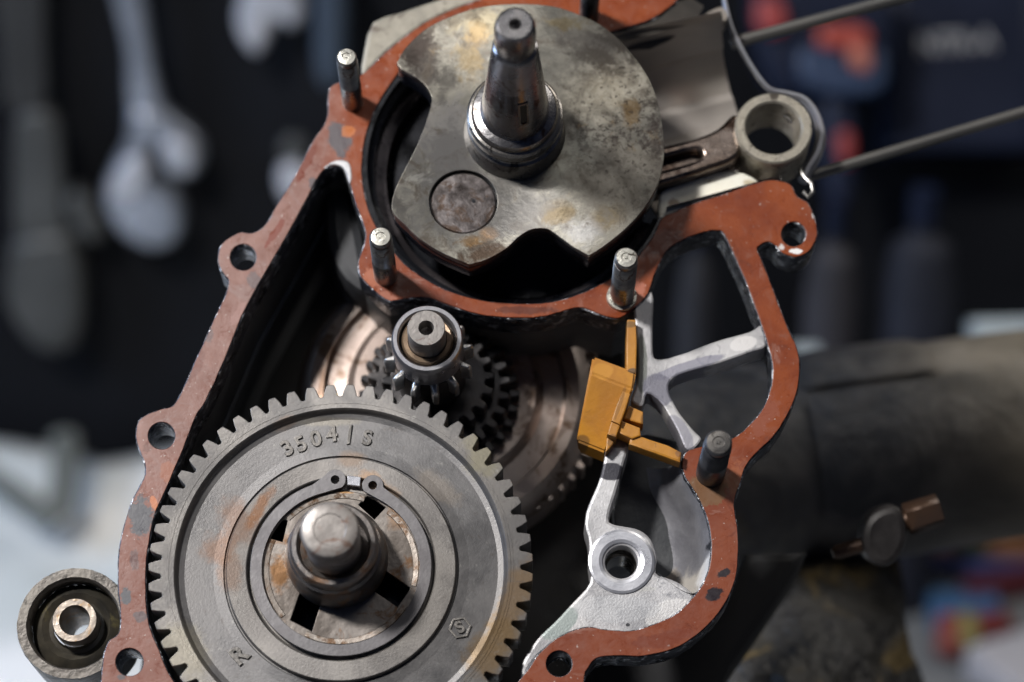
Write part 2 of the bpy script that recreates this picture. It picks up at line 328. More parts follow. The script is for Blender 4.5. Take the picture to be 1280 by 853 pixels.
M_bright = grime('bright_steel', (0.55, 0.54, 0.48), (0.42, 0.41, 0.38), 150, 0.8, (0.25, 0.4), (0.06, 0.05, 0.04), 500, 0.60, 0.4, 900)
M_collar = grime('collar_steel', (0.28, 0.26, 0.24), (0.16, 0.155, 0.15), 80, 0.9, (0.2, 0.35), (0.05, 0.045, 0.04), 200, 0.6, 0.2, 500)
M_stud = grime('stud_steel', (0.30, 0.29, 0.27), (0.15, 0.15, 0.155), 130, 0.85, (0.25, 0.42), (0.09, 0.05, 0.035), 220, 0.6, 0.3, 700)
M_studdark = grime('black_stud', (0.035, 0.036, 0.04), (0.065, 0.065, 0.07), 130, 0.5, (0.3, 0.45), bump=0.3)
M_rod = grime('rod_bronze', (0.11, 0.08, 0.062), (0.27, 0.225, 0.20), 60, 0.9, (0.18, 0.32), (0.05, 0.03, 0.022), 90, 0.53, 0.3, 500)
M_rodend = grime('rod_end_face', (0.38, 0.35, 0.29), (0.28, 0.26, 0.22), 200, 0.6, (0.35, 0.5), (0.07, 0.06, 0.05), 330, 0.58, 0.6, 900)
M_yellow = grime('ochre_plastic', (0.50, 0.225, 0.024), (0.36, 0.15, 0.018), 60, 0.0, (0.34, 0.55), (0.22, 0.10, 0.02), 200, 0.68, 0.35, 700,
                 bk=1.2, blobs=(B(728, 548, 10, 8, 0, (0.14, 0.07, 0.02), .8), B(790, 468, 6, 4, 0, (0.10, 0.06, 0.03), .9), B(787, 410, 8, 4, 0, (0.10, 0.06, 0.02), .7), B(774, 512, 3, 24, -.3, (0.22, 0.10, 0.02), .7), B(848, 572, 6, 5, 0, (0.2, 0.09, 0.03), .8), B(752, 470, 14, 12, 0, (0.56, 0.27, 0.04), .5), B(765, 556, 6, 6, 0, (0.15, 0.07, 0.02), .7), B(803, 530, 3, 8, 0, (0.15, 0.07, 0.02), .7)))
M_pinion = grime('pinion_steel', (0.34, 0.34, 0.36), (0.20, 0.20, 0.22), 110, 0.85, (0.25, 0.4), bump=0.2, bscale=500)
M_pinface = grime('pinion_end', (0.24, 0.225, 0.215), (0.16, 0.15, 0.145), 160, 0.7, (0.35, 0.5), (0.09, 0.05, 0.04), 400, 0.62, 0.3, 900)
M_tooth = grime('worn_tooth', (0.60, 0.59, 0.57), (0.40, 0.40, 0.40), 200, 0.8, (0.25, 0.4), bump=0.2)
M_clutch = grime('pinkish_steel', (0.42, 0.36, 0.325), (0.27, 0.215, 0.19), 26, 0.6, (0.28, 0.42), (0.12, 0.075, 0.05), 60, 0.56, 0.3, 200)
M_dkgear = grime('dark_gear', (0.03, 0.03, 0.033), (0.075, 0.07, 0.07), 90, 0.8, (0.3, 0.5), bump=0.2)
M_rubber = grime('oily_rubber', (0.018, 0.017, 0.015), (0.05, 0.043, 0.03), 80, 0.0, (0.35, 0.6), (0.10, 0.085, 0.04), 140, 0.62, 0.5, 400)
M_outer = grime('bush_steel', (0.06, 0.052, 0.046), (0.17, 0.155, 0.135), 120, 0.4, (0.35, 0.55), (0.04, 0.035, 0.03), 260, 0.56, 0.6, 600)
M_sleeve = grime('bush_sleeve', (0.26, 0.225, 0.19), (0.16, 0.135, 0.115), 160, 0.6, (0.3, 0.45), (0.2, 0.12, 0.05), 200, 0.6, 0.4, 700)

# ------------------------------------------------------------------ bench, wall (the surroundings)
EYE = Vector((0, 0, 1.38))
BZ = 0.745
def on_bench(px, py, z=BZ):
    d = W(px, py, 1.0) - EYE; return EYE + d * ((z - EYE.z) / d.z)
far = on_bench(0, 580)
M_bench = grime('grey_bench_top', (0.16, 0.165, 0.17), (0.10, 0.105, 0.11), 8, 0.0, (0.5, 0.7), bump=0.2, bscale=60)
me = box_mesh(3.4, 1.9, 0.05, 0.004); o = mesh_obj('workbench', me, M_bench, None, (0.2, far.y - 0.95, BZ - 0.025)); o['kind'] = 'structure'
M_walldark = grime('dark_board', (0.003, 0.0034, 0.0048), (0.007, 0.0078, 0.0105), 5, 0.0, (0.7, 0.9), bump=0.3, bscale=40)
M_walldark.node_tree.nodes['Principled BSDF'].inputs['Specular IOR Level'].default_value = 0.15
WY = far.y + 0.02
me = box_mesh(5, 0.04, 2.6, 0); o = mesh_obj('wall', me, M_walldark, None, (0, WY + 0.02, 1.3), 0); o['kind'] = 'structure'
me = box_mesh(6, 6, 0.02, 0); o = mesh_obj('floor', me, grime('floor_concrete', (0.12, 0.12, 0.12), (0.08, 0.08, 0.08), 3, 0, (0.6, 0.8)), None, (0, 0, -0.01), 0); o['kind'] = 'structure'
def on_wall(px, py, off=0.012):
    d = W(px, py, 1.0) - EYE; return EYE + d * ((WY - off - EYE.y) / d.y)

# pale sheet lying crumpled on the bench at left
def sheet():
    bm = bmesh.new(); nx, ny = 46, 40; V = []
    a, bb = on_bench(-260, 560), on_bench(560, 560)
    x0, x1 = far.x - 0.35, 0.02; y0, y1 = far.y - 0.62, far.y - 0.004
    from mathutils import noise as mn
    for j in range(ny + 1):
        r = []
        for i in range(nx + 1):
            x = x0 + (x1 - x0) * i / nx; y = y0 + (y1 - y0) * j / ny
            z = 0.006 + 0.016 * abs(mn.noise(Vector((x * 7, y * 7, 1)))) + 0.005 * mn.noise(Vector((x * 22, y * 22, 4)))
            r.append(bm.verts.new((x, y, BZ + max(0.002, z))))
        V.append(r)
    for j in range(ny):
        for i in range(nx): bm.faces.new((V[j][i], V[j][i + 1], V[j + 1][i + 1], V[j + 1][i]))
    me = bpy.data.meshes.new('m'); bm.to_mesh(me); bm.free()
    b = NB('pale_sheet'); n = b.noise(9, 4, 0.5); col = b.mix(b.step(n, 0.35, 0.65), (0.84, 0.84, 0.83), (0.58, 0.62, 0.62))
    m = b.out(col, 0, 0.7)
    o = mesh_obj('cloth', me, m); sm = o.modifiers.new('thickness', 'SOLIDIFY'); sm.thickness = 0.0015
    tag(o, 'pale crumpled cloth lying on the bench at lower left, out of focus', 'cloth')
sheet()

M_chrome = grime('dull_chrome', (0.30, 0.32, 0.37), (0.18, 0.20, 0.235), 20, 0.6, (0.25, 0.35), bump=0.05)
M_glint = grime('glint_chrome', (0.52, 0.52, 0.56), (0.30, 0.32, 0.36), 45, 0.35, (0.3, 0.45), bump=0.05)  # paler chrome copy, highlights put into the colour
M_dimsteel = grime('dim_steel', (0.065, 0.066, 0.064), (0.035, 0.036, 0.035), 20, 0.3, (0.4, 0.55), bump=0.05)
def wall_frame(px, py, off, rot=0.0):
    p = on_wall(px, py, off)
    m = Matrix.Translation(p) @ Matrix(((1, 0, 0, 0), (0, 0, -1, 0), (0, 1, 0, 0), (0, 0, 0, 1))) @ Matrix.Rotation(rot, 4, 'Z'); return m
KW = (on_wall(200, 200) - on_wall(100, 200)).length / 100     # metres per pixel on the wall
KV = abs((on_wall(100, 250) - on_wall(100, 150)).z) / 100
def wloop(pts, cx, cy, sub=4):
    q = []
    for x, y in smooth(pts, sub):
        a = on_wall(x, y, 0); c = on_wall(cx, cy, 0); q.append((a.x - c.x, a.z - c.z))
    return q
def wall_tool(name, label, cat, pts, c, off, thick, mat, parts=()):
    t = thing(name, label, cat, mat4=wall_frame(c[0], c[1], off))
    for nm, pp, h0, h1, mm in parts:
        plate(nm, [wloop(l, *c) for l in pp], h0, h1, mm, t, bev=min(0.0060, (h1 - h0) * 0.46), seg=5)
    return t
wall_tool('open_end_wrench', 'bright open-end wrench hanging jaw down, second from left', 'wrench', None, (190, 130), 0.014, 0, None,
    (('handle', [[(134, -60), (172, -60), (186, 20), (197, 90), (206, 138), (166, 140), (160, 60), (146, 0)]], 0, 0.009, M_chrome),
     ('jaw', [[(168, 128), (204, 128), (222, 140), (250, 165), (256, 190), (240, 212), (214, 205), (206, 190), (203, 172), (193, 172), (190, 190), (198, 215), (222, 232), (232, 262), (222, 290), (194, 300), (162, 286), (140, 258), (134, 230), (146, 196), (162, 165)]], -0.001, 0.014, M_chrome),
     ('jaw_glint', [[(208, 166), (228, 160), (246, 174), (248, 192), (234, 204), (214, 200), (206, 184)]], .010, 0.018, M_glint), ('jaw_glint', [[(166, 182), (184, 184), (190, 200), (178, 222), (156, 236), (142, 226), (150, 200)]], .010, 0.018, M_glint)))  # pale plates stand for the bright highlights on the jaw
t = wall_tool('adjustable_wrench', 'dull grey adjustable wrench hanging at far left behind the engine', 'wrench', None, (60, 260), 0.014, 0, None,
    (('handle', [[(22, 150), (40, 134), (66, 134), (78, 160), (84, 240), (86, 300), (50, 310), (24, 300), (20, 220)]], 0, 0.010, M_dimsteel),
     ('jaw', [[(24, 290), (86, 280), (100, 300), (108, 340), (104, 400), (84, 425), (54, 420), (30, 395), (12, 360), (14, 320)]], -0.001, 0.016, M_dimsteel),
     ('movable_jaw', [[(86, 240), (102, 228), (120, 246), (132, 272), (128, 290), (108, 288), (94, 268)]], -0.001, 0.015, M_dimsteel)))
wall_tool('socket_wrench', 'small bright ratchet head hanging at top, left of the engine', 'wrench', None, (335, 10), 0.014, 0, None,
    (('head', [[(305, -14), (320, -40), (352, -40), (378, -20), (382, 12), (366, 26), (350, 16), (340, 34), (326, 58), (308, 44), (298, 16)]], 0, 0.016, M_glint),
     ('handle', [[(326, -30), (352, -30), (352, -160), (326, -160)]], 0.002, 0.012, M_chrome)))
wall_tool('hanging_bracket', 'small silvery hook glinting on the wall beside the case edge', 'hook', None, (366, 205), 0.014, 0, None,
    (('plate', [[(352, 178), (366, 166), (380, 172), (384, 190), (372, 204), (356, 200)]], 0, 0.006, M_dimsteel),
     ('tip', [[(350, 206), (366, 196), (388, 204), (392, 228), (374, 246), (354, 236)]], 0, 0.014, M_glint)))
wall_tool('pipe', 'blue-grey vertical pipe on the wall above the left stud', 'pipe', None, (415, 20), 0.02, 0, None,
    (('tube', [[(400, -60), (434, -60), (432, 80), (398, 80)]], 0, 0.02, grime('bluegrey_pipe', (0.05, 0.07, 0.10), (0.03, 0.04, 0.06), 10, 0.3, (0.4, 0.5))),))
wall_tool('file', 'dark flat file hanging behind the adjustable wrench at far left', 'file', None, (100, 60), 0.014, 0, None,
    (('blade', [[(-8, -60), (52, -60), (60, 60), (56, 128), (10, 128), (0, 40)]], 0, 0.006, grime('file_steel', (0.02, 0.02, 0.02), (0.03, 0.03, 0.03), 10, 0.3, (0.5, 0.6))),))

# rubbery grey strap bent in a V on the cloth
t = [on_bench(x, y, BZ + 0.03) for x, y in ((-30, 585), (10, 610), (40, 634), (62, 652), (74, 636), (80, 606), (82, 570), (80, 546))]
o = mesh_obj('strap', sweep_mesh(t, 0.0075, 12, 0.5), grime('grey_strap', (0.17, 0.18, 0.17), (0.12, 0.13, 0.12), 20, 0.0, (0.5, 0.7)))
tag(o, 'grey strap bent into a V on the pale cloth at far left', 'strap')
# ------------------------------------------------------------------ crankcase half
case = thing('crankcase_half', 'open engine crankcase half with a peeling orange-red gasket on its rim', 'engine case')
OUT = [(122, 900), (127, 853), (129.5, 823), (136, 803), (149, 792), (151.5, 769), (148.5, 732), (149, 694), (154, 665), (163.5, 632), (176, 607), (182, 593), (181, 578), (174.7, 562), (170.5, 545), (173.8, 527), (186, 518), (203, 512), (215, 509), (223.5, 498), (232, 480), (250, 440), (268, 400), (283, 368), (286, 350), (277, 338), (273, 322), (278.7, 305), (298, 292), (316, 292), (332, 282), (345.5, 259), (363, 231), (377, 206), (391, 178), (408.8, 150), (411, 120), (415, 108), (430, 102), (451, 95), (482, 66), (507, 46), (532, 29), (562, 14), (600, 0), (640, -10), (700, -16), (760, -18), (850, -12), (845, 1), (832, 12), (817, 22), (800, 29), (766, 39),
       (744, 44), (720, 33), (690, 26), (650, 24), (610, 28), (570, 40), (540, 56), (510, 78), (488, 104), (468, 138), (456, 172), (452, 204), (453, 230), (460, 262), (475, 292), (500, 325), (520, 342), (555, 362), (600, 376), (637, 380), (675, 380), (707, 374), (740, 362), (775, 342), (800, 318), (818, 294), (828, 273),
       (845, 265), (862, 257), (880, 251), (900, 245), (920, 238), (937, 232), (960, 226), (976, 227), (988, 232), (996, 246), (1010, 255), (1017, 272), (1021, 290), (1017, 305), (1007, 317), (992, 321), (977, 315), (970, 307), (960, 302), (950, 306), (946, 312), (952, 327), (962, 352), (975, 387), (985, 412), (995, 434), (999, 457), (995, 492), (982, 522), (965, 547), (945, 566), (932, 582), (926, 600), (920, 616), (917, 633), (921, 659), (922, 698), (916, 733), (898, 766), (871, 793), (842, 810.6), (806, 819.5), (773, 819.5), (750, 821), (737, 831), (729, 853), (735, 905), (640, 960), (300, 960), (180, 940)]
INN = [(217, 853), (199, 814), (186, 781), (182, 748), (182, 707), (186, 678), (192.5, 645), (207, 612), (228, 562), (244, 521), (257, 500), (280, 450), (310, 378), (356, 298), (381, 252), (398, 220), (410, 209), (422, 207), (431, 211), (436.5, 222), (441, 240), (447, 259), (457, 287), (456, 305), (449, 325), (449, 338), (455, 350), (482, 374), (497, 375), (520, 371), (540, 373), (552, 378), (575, 386), (600, 393), (637, 397), (675, 396), (700, 390), (724, 384), (745, 391), (770, 398), (786, 390), (806, 372), (812, 360), (819, 340), (832, 315), (846, 304), (862, 296), (880, 290), (895, 287.5), (905, 292), (917, 317), (932, 350), (945, 385), (954, 411), (960, 430), (966, 455), (965, 482), (955, 510), (937, 532), (922, 545), (900, 556), (872, 560), (858, 566), (853, 580), (857, 596), (866, 610), (877, 629), (886, 653), (890, 686), (884.7, 718), (871, 742), (848, 766), (818, 781), (788, 789), (758, 788), (735, 784.5), (714, 790), (693, 801), (674, 818), (660, 838), (640, 862), (600, 905), (420, 945), (280, 925)]
HOLES = [(162, 828, 17), (202, 545, 16.5), (304, 322, 16), (992, 293, 15), (699, 830, 16)]
def hole_loops(extra, h=0.0): return [[tuple(P(x, y, h)[:2]) for x, y in circ(cx, cy, r + extra, 28)] for cx, cy, r in HOLES]
def grow(loop, d):
    "offset a closed loop outwards (d > 0) by d pixels"
    n = len(loop); A = sum(loop[i][0] * loop[(i + 1) % n][1] - loop[(i + 1) % n][0] * loop[i][1] for i in range(n)); s = 1 if A > 0 else -1; out = []
    for i in range(n):
        ax, ay = loop[i - 1]; bx, by = loop[(i + 1) % n]; tx, ty = bx - ax, by - ay; L = math.hypot(tx, ty) or 1
        out.append((loop[i][0] + s * ty / L * d, loop[i][1] - s * tx / L * d))
    return out
go = smooth(OUT, 4, True, 0.35); gi = smooth(INN, 4, True, 0.35)
toE = lambda l, h=0.0: [tuple(P(x, y, h)[:2]) for x, y in l]
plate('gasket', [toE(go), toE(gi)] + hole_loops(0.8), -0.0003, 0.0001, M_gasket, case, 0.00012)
co_ = smooth(grow(OUT, 1.7), 4, True, 0.5); ci_ = smooth(grow(INN, -1.5), 4, True, 0.45)
plate('flange', [toE(co_), toE(ci_)] + hole_loops(-0.5), -0.011, -0.00035, M_edge, case, 0.0003)
ni = INN.index((806, 372)) + 1
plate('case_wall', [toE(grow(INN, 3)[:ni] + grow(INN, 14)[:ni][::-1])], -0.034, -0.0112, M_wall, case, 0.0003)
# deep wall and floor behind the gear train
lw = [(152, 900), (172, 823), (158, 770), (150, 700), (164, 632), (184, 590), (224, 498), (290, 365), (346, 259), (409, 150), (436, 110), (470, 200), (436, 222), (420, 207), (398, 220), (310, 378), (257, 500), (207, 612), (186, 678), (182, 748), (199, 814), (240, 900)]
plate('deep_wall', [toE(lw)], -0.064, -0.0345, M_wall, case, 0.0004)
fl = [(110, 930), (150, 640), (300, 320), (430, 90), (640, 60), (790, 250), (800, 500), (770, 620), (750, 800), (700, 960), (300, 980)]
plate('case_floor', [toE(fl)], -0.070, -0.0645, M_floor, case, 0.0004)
# crank chamber
CC = P(648, 204, 0); r0 = 196 * PX * 0.985
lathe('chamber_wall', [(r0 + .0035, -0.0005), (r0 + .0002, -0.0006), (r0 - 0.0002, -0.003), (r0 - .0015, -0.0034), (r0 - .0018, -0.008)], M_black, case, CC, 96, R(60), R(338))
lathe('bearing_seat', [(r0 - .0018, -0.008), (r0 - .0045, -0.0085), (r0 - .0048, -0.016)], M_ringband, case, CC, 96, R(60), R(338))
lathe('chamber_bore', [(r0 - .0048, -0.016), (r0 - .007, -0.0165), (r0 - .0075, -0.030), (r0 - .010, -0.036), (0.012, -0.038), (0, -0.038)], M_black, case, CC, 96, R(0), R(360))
# cylinder mouth: concave half bore with its deck end
ax = R(16.5); ca, sa = math.cos(ax), math.sin(ax)
def bore_pt(s, th, r=0.0248, dh=0.0):
    k = round(th / math.pi * 40)
    if r == 0.0248: r += (0.0016 if 8 <= k <= 14 else 0) + (-0.0012 if 19 <= k <= 21 else 0) + (0.0012 if 26 <= k <= 31 else 0)
    return (CC.x + s * ca - r * math.cos(th) * sa, CC.y + 0.0015 + s * sa + r * math.cos(th) * ca, -r * math.sin(th) + dh)
rows = [[bore_pt(s, math.pi * k / 40) for k in range(41)] for s in (0.034, 0.045, 0.056, 0.066)]
rows += [[bore_pt(0.066, math.pi * k / 40, 0.0262) for k in range(41)], [bore_pt(0.045, math.pi * k / 40, 0.0275) for k in range(41)], [bore_pt(0.034, math.pi * k / 40, 0.0280) for k in range(41)]]
mesh_obj('cylinder_mouth', loft_mesh(rows), M_bore, case)
# upper lip of the mouth: dark slope falling from the gasket edge
up = [(744, 44), (766, 39), (800, 29), (817, 22), (832, 12), (845, 1), (850, -12)]
dn = [(750, 66), (775, 64), (812, 62), (835, 52), (852, 40), (870, 26), (880, 8)]
mesh_obj('mouth_lip', loft_mesh([[tuple(P(x, y, -0.0005)) for x, y in up], [tuple(P(x, y, -0.004)) for x, y in dn]]), grime('dark_lip', (0.05, 0.047, 0.044), (0.10, 0.09, 0.08), 40, 0.3, (0.4, 0.6)), case)
pl = plate('pale_wedge', [ploop([(845, 40), (870, 24), (902, 8), (908, 26), (880, 33), (855, 38)], -0.004, 3)], -0.010, -0.0042, grime('pale_wedge', (0.28, 0.25, 0.22), (0.2, 0.18, 0.16), 60, 0.4, (0.4, 0.5)), case)
plate('lit_wall', [ploop([(824, 246), (832, 236), (860, 226), (890, 216), (915, 213), (935, 218), (950, 229), (935, 235), (900, 248), (862, 260), (836, 272), (824, 276)], -0.0025, 4, 0.4)], -0.010, -0.0025, M_litbore, case, 0.0008)  # bore wall facing the light, its brightness put into the colour
# beige cast shoulder at the top, outside the gasket
plate('cast_shoulder', [ploop([(466, 26), (500, 14), (560, -6), (640, -30), (700, -34), (700, -14), (620, -2), (570, 12), (532, 31), (507, 48), (482, 68), (452, 97), (455, 60)], -0.001, 2)], -0.013, -0.0012, M_beige, case, 0.0012)
plate('highlight_arch', [ploop([(405, 211), (411, 204), (420, 200), (431, 200), (438, 206), (440, 222), (437, 230), (433, 218), (428, 209), (418, 206), (410, 208)], 0.0004, 3)], -0.006, 0.0003, M_cast, case, 0.0004)  # pale fillet added for the white highlight along the window top

plate('inner_rib', [ploop([(408, 218), (430, 216), (444, 240), (452, 280), (462, 330), (470, 370), (430, 350), (408, 300)], -0.018, 3)], -0.05, -0.018, grime('grey_rib', (0.028, 0.030, 0.035), (0.05, 0.052, 0.058), 40, 0.2, (0.45, 0.6)), case, 0.003)
# silver webs on the right
web = [(793, 372), (815, 366), (816, 400), (816, 440), (822, 449), (842, 446), (870, 436), (900, 425), (937, 415), (953, 407), (958, 432), (937, 441), (900, 454), (860, 465), (843, 472), (836, 482), (838, 495), (850, 517), (866, 537), (877, 549), (866, 562), (856, 560), (846, 538), (832, 513), (822, 500), (809, 493), (803, 508), (789, 502), (794, 485), (797, 462), (795, 420)]
plate('web', [ploop(web, -0.001, 3, 0.25)], -0.010, -0.0008, M_cast, case, 0.0006)
low = [(762, 548), (786, 550), (780, 580), (772, 610), (764, 635), (762, 652), (779, 657), (800, 662), (814, 674), (821, 695), (820, 716), (835, 722), (852, 730), (868, 745), (860, 760), (830, 780), (790, 792), (758, 791), (735, 787), (712, 793), (690, 806), (668, 826), (655, 845), (652, 830), (670, 800), (692, 778), (716, 753), (737, 728), (736, 700), (736, 678), (731, 655), (735, 632), (746, 608), (754, 580)]
bh = toE(circ(777, 701, 20, 40))
plate('lower_web', [ploop(low, -0.001, 3, 0.25), bh], -0.012, -0.0012, M_cast, case, 0.0008)
bp = P(777, 701)
bos = lathe('bolt_boss', [(0.0046, -0.012), (0.0046, -0.002), (0.0050, -0.0008), (0.0058, -0.0006), (0.0078, -0.0006), (0.0084, -0.0008), (0.0085, -0.0014)], M_machined, case, bp, 56)
lathe('bore_sleeve', [(0.0046, -0.004), (0.0040, -0.006), (0.0040, -0.0085), (0.0036, -0.009), (0.0036, -0.02)], M_collar, bos, (0, 0, 0), 40)
# pocket wall at the right of the boss, falling from the gasket's inner edge
pa = [(853, 575), (857, 596), (866, 610), (877, 629), (886, 653), (890, 686), (885, 716), (872, 740), (852, 738), (822, 716)]
pb = [(812, 560), (818, 590), (830, 612), (838, 630), (842, 652), (846, 672), (846, 690), (838, 700), (828, 700), (818, 694)]
rows = [[tuple(P(x, y, -0.0008)) for x, y in smooth(pa, 4, False)]]
for f, h in ((.12, -.004), (.3, -.009), (.55, -.014), (.8, -.017), (1.0, -.018)):
    rows.append([tuple(P(a[0] + (c[0] - a[0]) * f, a[1] + (c[1] - a[1]) * f, 0).to_2d()) + (h,) for a, c in zip(smooth(pa, 4, False), smooth(pb, 4, False))])
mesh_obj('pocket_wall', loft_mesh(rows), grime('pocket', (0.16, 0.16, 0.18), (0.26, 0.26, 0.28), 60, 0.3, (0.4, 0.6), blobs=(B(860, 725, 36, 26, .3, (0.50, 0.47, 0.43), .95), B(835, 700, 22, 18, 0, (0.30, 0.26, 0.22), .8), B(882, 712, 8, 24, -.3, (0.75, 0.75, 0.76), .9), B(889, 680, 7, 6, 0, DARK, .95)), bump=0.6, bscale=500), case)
plate('pocket_floor', [ploop([(770, 552), (850, 552), (862, 600), (868, 680), (840, 725), (800, 715), (770, 660)], -0.018, 2)], -0.03, -0.0185, M_wall, case)

# ------------------------------------------------------------------ crankshaft
HD = 0.0145
DO = [(496, 79), (507, 60), (530, 38), (560, 22), (600, 9), (640, 5), (675, 6), (700, 10), (725, 19), (750, 31), (775, 51), (800, 81), (817, 112), (827, 150), (830.5, 187), (827, 214), (820, 236), (805, 261), (782, 286), (755, 308), (736, 320)]
DN = [(716, 309), (700, 297), (688, 288.5), (680, 286), (665, 287), (650, 295), (635, 309), (620, 319), (602, 327), (586, 331)]
DL = [(565, 322), (550, 315), (532, 304), (520, 295), (507, 282), (491, 265), (491, 247), (498, 228), (507, 210), (522, 180), (532, 155), (540, 127), (537, 115), (530, 105), (514, 93), (502, 87)]
dl = smooth(DO, 4, False, 0.1) + smooth(DN, 4, False, 0.1) + smooth(DL, 4, False, 0.15)
dlE = [tuple(P(x, y, HD)[:2]) for x, y in dl]
co = P(643.5, 166, HD)
crank = thing('crankshaft', 'stained steel crankshaft with round notched web and tapered shaft end', 'crankshaft', (0, 0, 0))
pinc = P(579, 252, HD); pinr = 43.5 * PX * 0.985
pl_ = [(pinc.x + pinr * math.cos(2 * math.pi * i / 64), pinc.y + pinr * math.sin(2 * math.pi * i / 64)) for i in range(64)]
plate('crank_web', [dlE, pl_], HD - .0022, HD, M_disc, crank, 0.00015)
plate('web_side', [[(CC.x + (x - CC.x) * .994, CC.y + .001 + (y - CC.y - .001) * .994) for x, y in dlE]], 0.0050, HD - .0022, M_black, crank, 0.0004)
lathe('crank_pin', [(0, HD - .0010), (pinr - .0008, HD - .0010), (pinr - .0004, HD - .0013), (pinr - .00035, HD - .004), (pinr + .001, HD - .005)], M_pin, crank, (pinc.x, pinc.y, 0), 64)
dx, dy = P(592, 252, HD - .001).xy - pinc.xy
lathe('centre_dimple', [(0, .0001), (0.0007, .0001), (0.0010, .00012)], M_pin, crank, (pinc.x + dx, pinc.y + dy, HD - .0010), 20)
lathe('centre_hole', [(0, .0002), (0.0005, .0002)], M_black, crank, (pinc.x + dx, pinc.y + dy, HD - .0010), 20)
lathe('rear_web', [(0, -0.013), (0.034, -0.013), (0.0355, -0.014), (0.0355, -0.026), (0, -0.026)], M_black, crank, CC, 72)
tip = h_for(co.x, co.y, 30) ; SH = tip - HD
k = PX * (1 - HD / DIST)
def L(f): return HD + SH * f
sh = [(0.0134, HD - .001), (0.0134, HD + .0004), (0.0131, HD + .0010), (0.0128, HD + .0055), (0.0126, HD + .0063), (0.0120, HD + .0066), (0.0117, HD + .0070), (0.0117, HD + .0085), (0.0124, HD + .0092), (0.01245, HD + .0115), (0.0119, HD + .0122), (0.0113, HD + .0124), (0.0112, HD + .0138), (0.0108, HD + .0145)]
lathe('seal_collar', sh, M_collar, crank, (co.x, co.y, 0), 72)
cn = [(0.0109, HD + .0143), (0.0090, HD + .0150), (0.00885, HD + .0165), (0.00865, HD + .0175), (0.0056, L(.80)), (0.0054, L(.805)), (0.0048, L(.815)), (0.0048, L(.83)), (0.0051, L(.84)), (0.0051, L(.965)), (0.0046, L(.995)), (0.0040, L(1.0)), (0.0016, L(1.0)), (0.0012, L(.99)), (0.0010, L(.94)), (0, L(.93))]
lathe('tapered_shaft', cn, M_shaft, crank, (co.x, co.y, 0), 64)
# keyway slot as a raised-edged shallow pocket on the cone
kz = L(.44); kr = 0.00865 + (0.0056 - 0.00865) * (kz - HD - .0175) / (L(.80) - HD - .0175); ka = R(-90 + 16)
kw = mesh_obj('keyway', plate_mesh([[(-.0014, -.0054), (.0014, -.0054), (.0014, .0054), (-.0014, .0054)], [(-.0008, -.0047), (.0008, -.0047), (.0008, .0047), (-.0008, .0047)]], -.0004, .00035, .0001), M_collar, crank, (co.x + kr * math.cos(ka), co.y + kr * math.sin(ka), kz)); kw.rotation_euler = (R(85), 0, ka + R(90))
kf = mesh_obj('key_slot_floor', plate_mesh([[(-.0008, -.0047), (.0008, -.0047), (.0008, .0047), (-.0008, .0047)]], -.0004, .00012, .00005), M_black, kw)

# ------------------------------------------------------------------ connecting rod
rod = thing('connecting_rod', 'bronze-brown connecting rod with a round open small end', 'connecting rod')
HR = 0.0045; ec = P(967, 160, HR); re = 49.5 * PX; ri = 35.5 * PX
RDIR = (ec.xy - CC.xy).normalized(); 
rodring = [(ri, -0.0165 + HR), (ri, -.0005 + HR), (ri + .0005, HR), (re - .0005, HR), (re, -.0005 + HR), (re, -0.0158 + HR), (re - .0005, -.0163 + HR), (ri, -0.0165 + HR)]
lathe('small_end', rodring, M_rodend, rod, (ec.x, ec.y, 0), 72)
def rl(pts, h): return [tuple(P(x, y, h)[:2]) for x, y in smooth(pts, 3, False)]
def rl(pts, h): return [tuple(P(x, y, h)[:2]) for x, y in smooth(pts, 3)]
plate('beam', [rl([(690, 216), (760, 199), (830, 182), (870, 172), (898, 160), (916, 143), (926, 150), (928, 178), (925, 192), (912, 202), (890, 210), (830, 229), (760, 248), (690, 264)], HR - .002), rl([(700, 230), (760, 214), (830, 197), (860, 189), (874, 188), (877, 194), (868, 201), (830, 212), (760, 231), (700, 246)], HR - .002)], -0.010, HR - .002, M_rod, rod, 0.0012, seg=4)
plate('beam_floor', [rl([(690, 222), (830, 190), (900, 172), (905, 195), (830, 222), (690, 258)], -0.002)], -0.008, -0.0015, M_rod, rod)
oh = lathe('oil_hole', [(0, 0.0002), (0.0011, 0.0002), (0.0016, 0)], M_black, rod, (ec.x + ri * .93 * math.cos(R(48)), ec.y + ri * .93 * math.sin(R(48)), HR - .006), 16)
oh.rotation_euler = (R(90), 0, R(48 + 90))

# ------------------------------------------------------------------ base gasket strip and cylinder studs
def esweep(pts): return [tuple(P(x, y, h)) for x, y, h in pts]
o = mesh_obj('base_gasket', sweep_mesh(esweep([(x, y, -.009) for x, y in smooth([(900, -30), (907, 10), (916, 40), (930, 68), (946, 94), (962, 112), (985, 118), (1006, 126), (1020, 146), (1026, 172), (1020, 196), (1010, 212), (1004, 226)], 3, False)]), [0.0007] * 16 + [0.0007 + .00007 * min(k, 12) for k in range(21)], 10, 1.6), grime('tin_strip', (0.32, 0.33, 0.36), (0.22, 0.22, 0.25), 80, 0.7, (0.3, 0.45)))
o.matrix_world = E; tag(o, 'thin grey metal strip curling round behind the rod small end', 'gasket')
o = mesh_obj('spring_clip', sweep_mesh(esweep([(1000, 212, -.001), (1006, 222, .0), (1014, 230, .0), (1016, 240, .0), (1010, 247, .0), (1004, 240, 0)]), 0.0006, 8), M_stud)
o.matrix_world = E; tag(o, 'small wire clip looped over the corner of the gasket', 'clip')
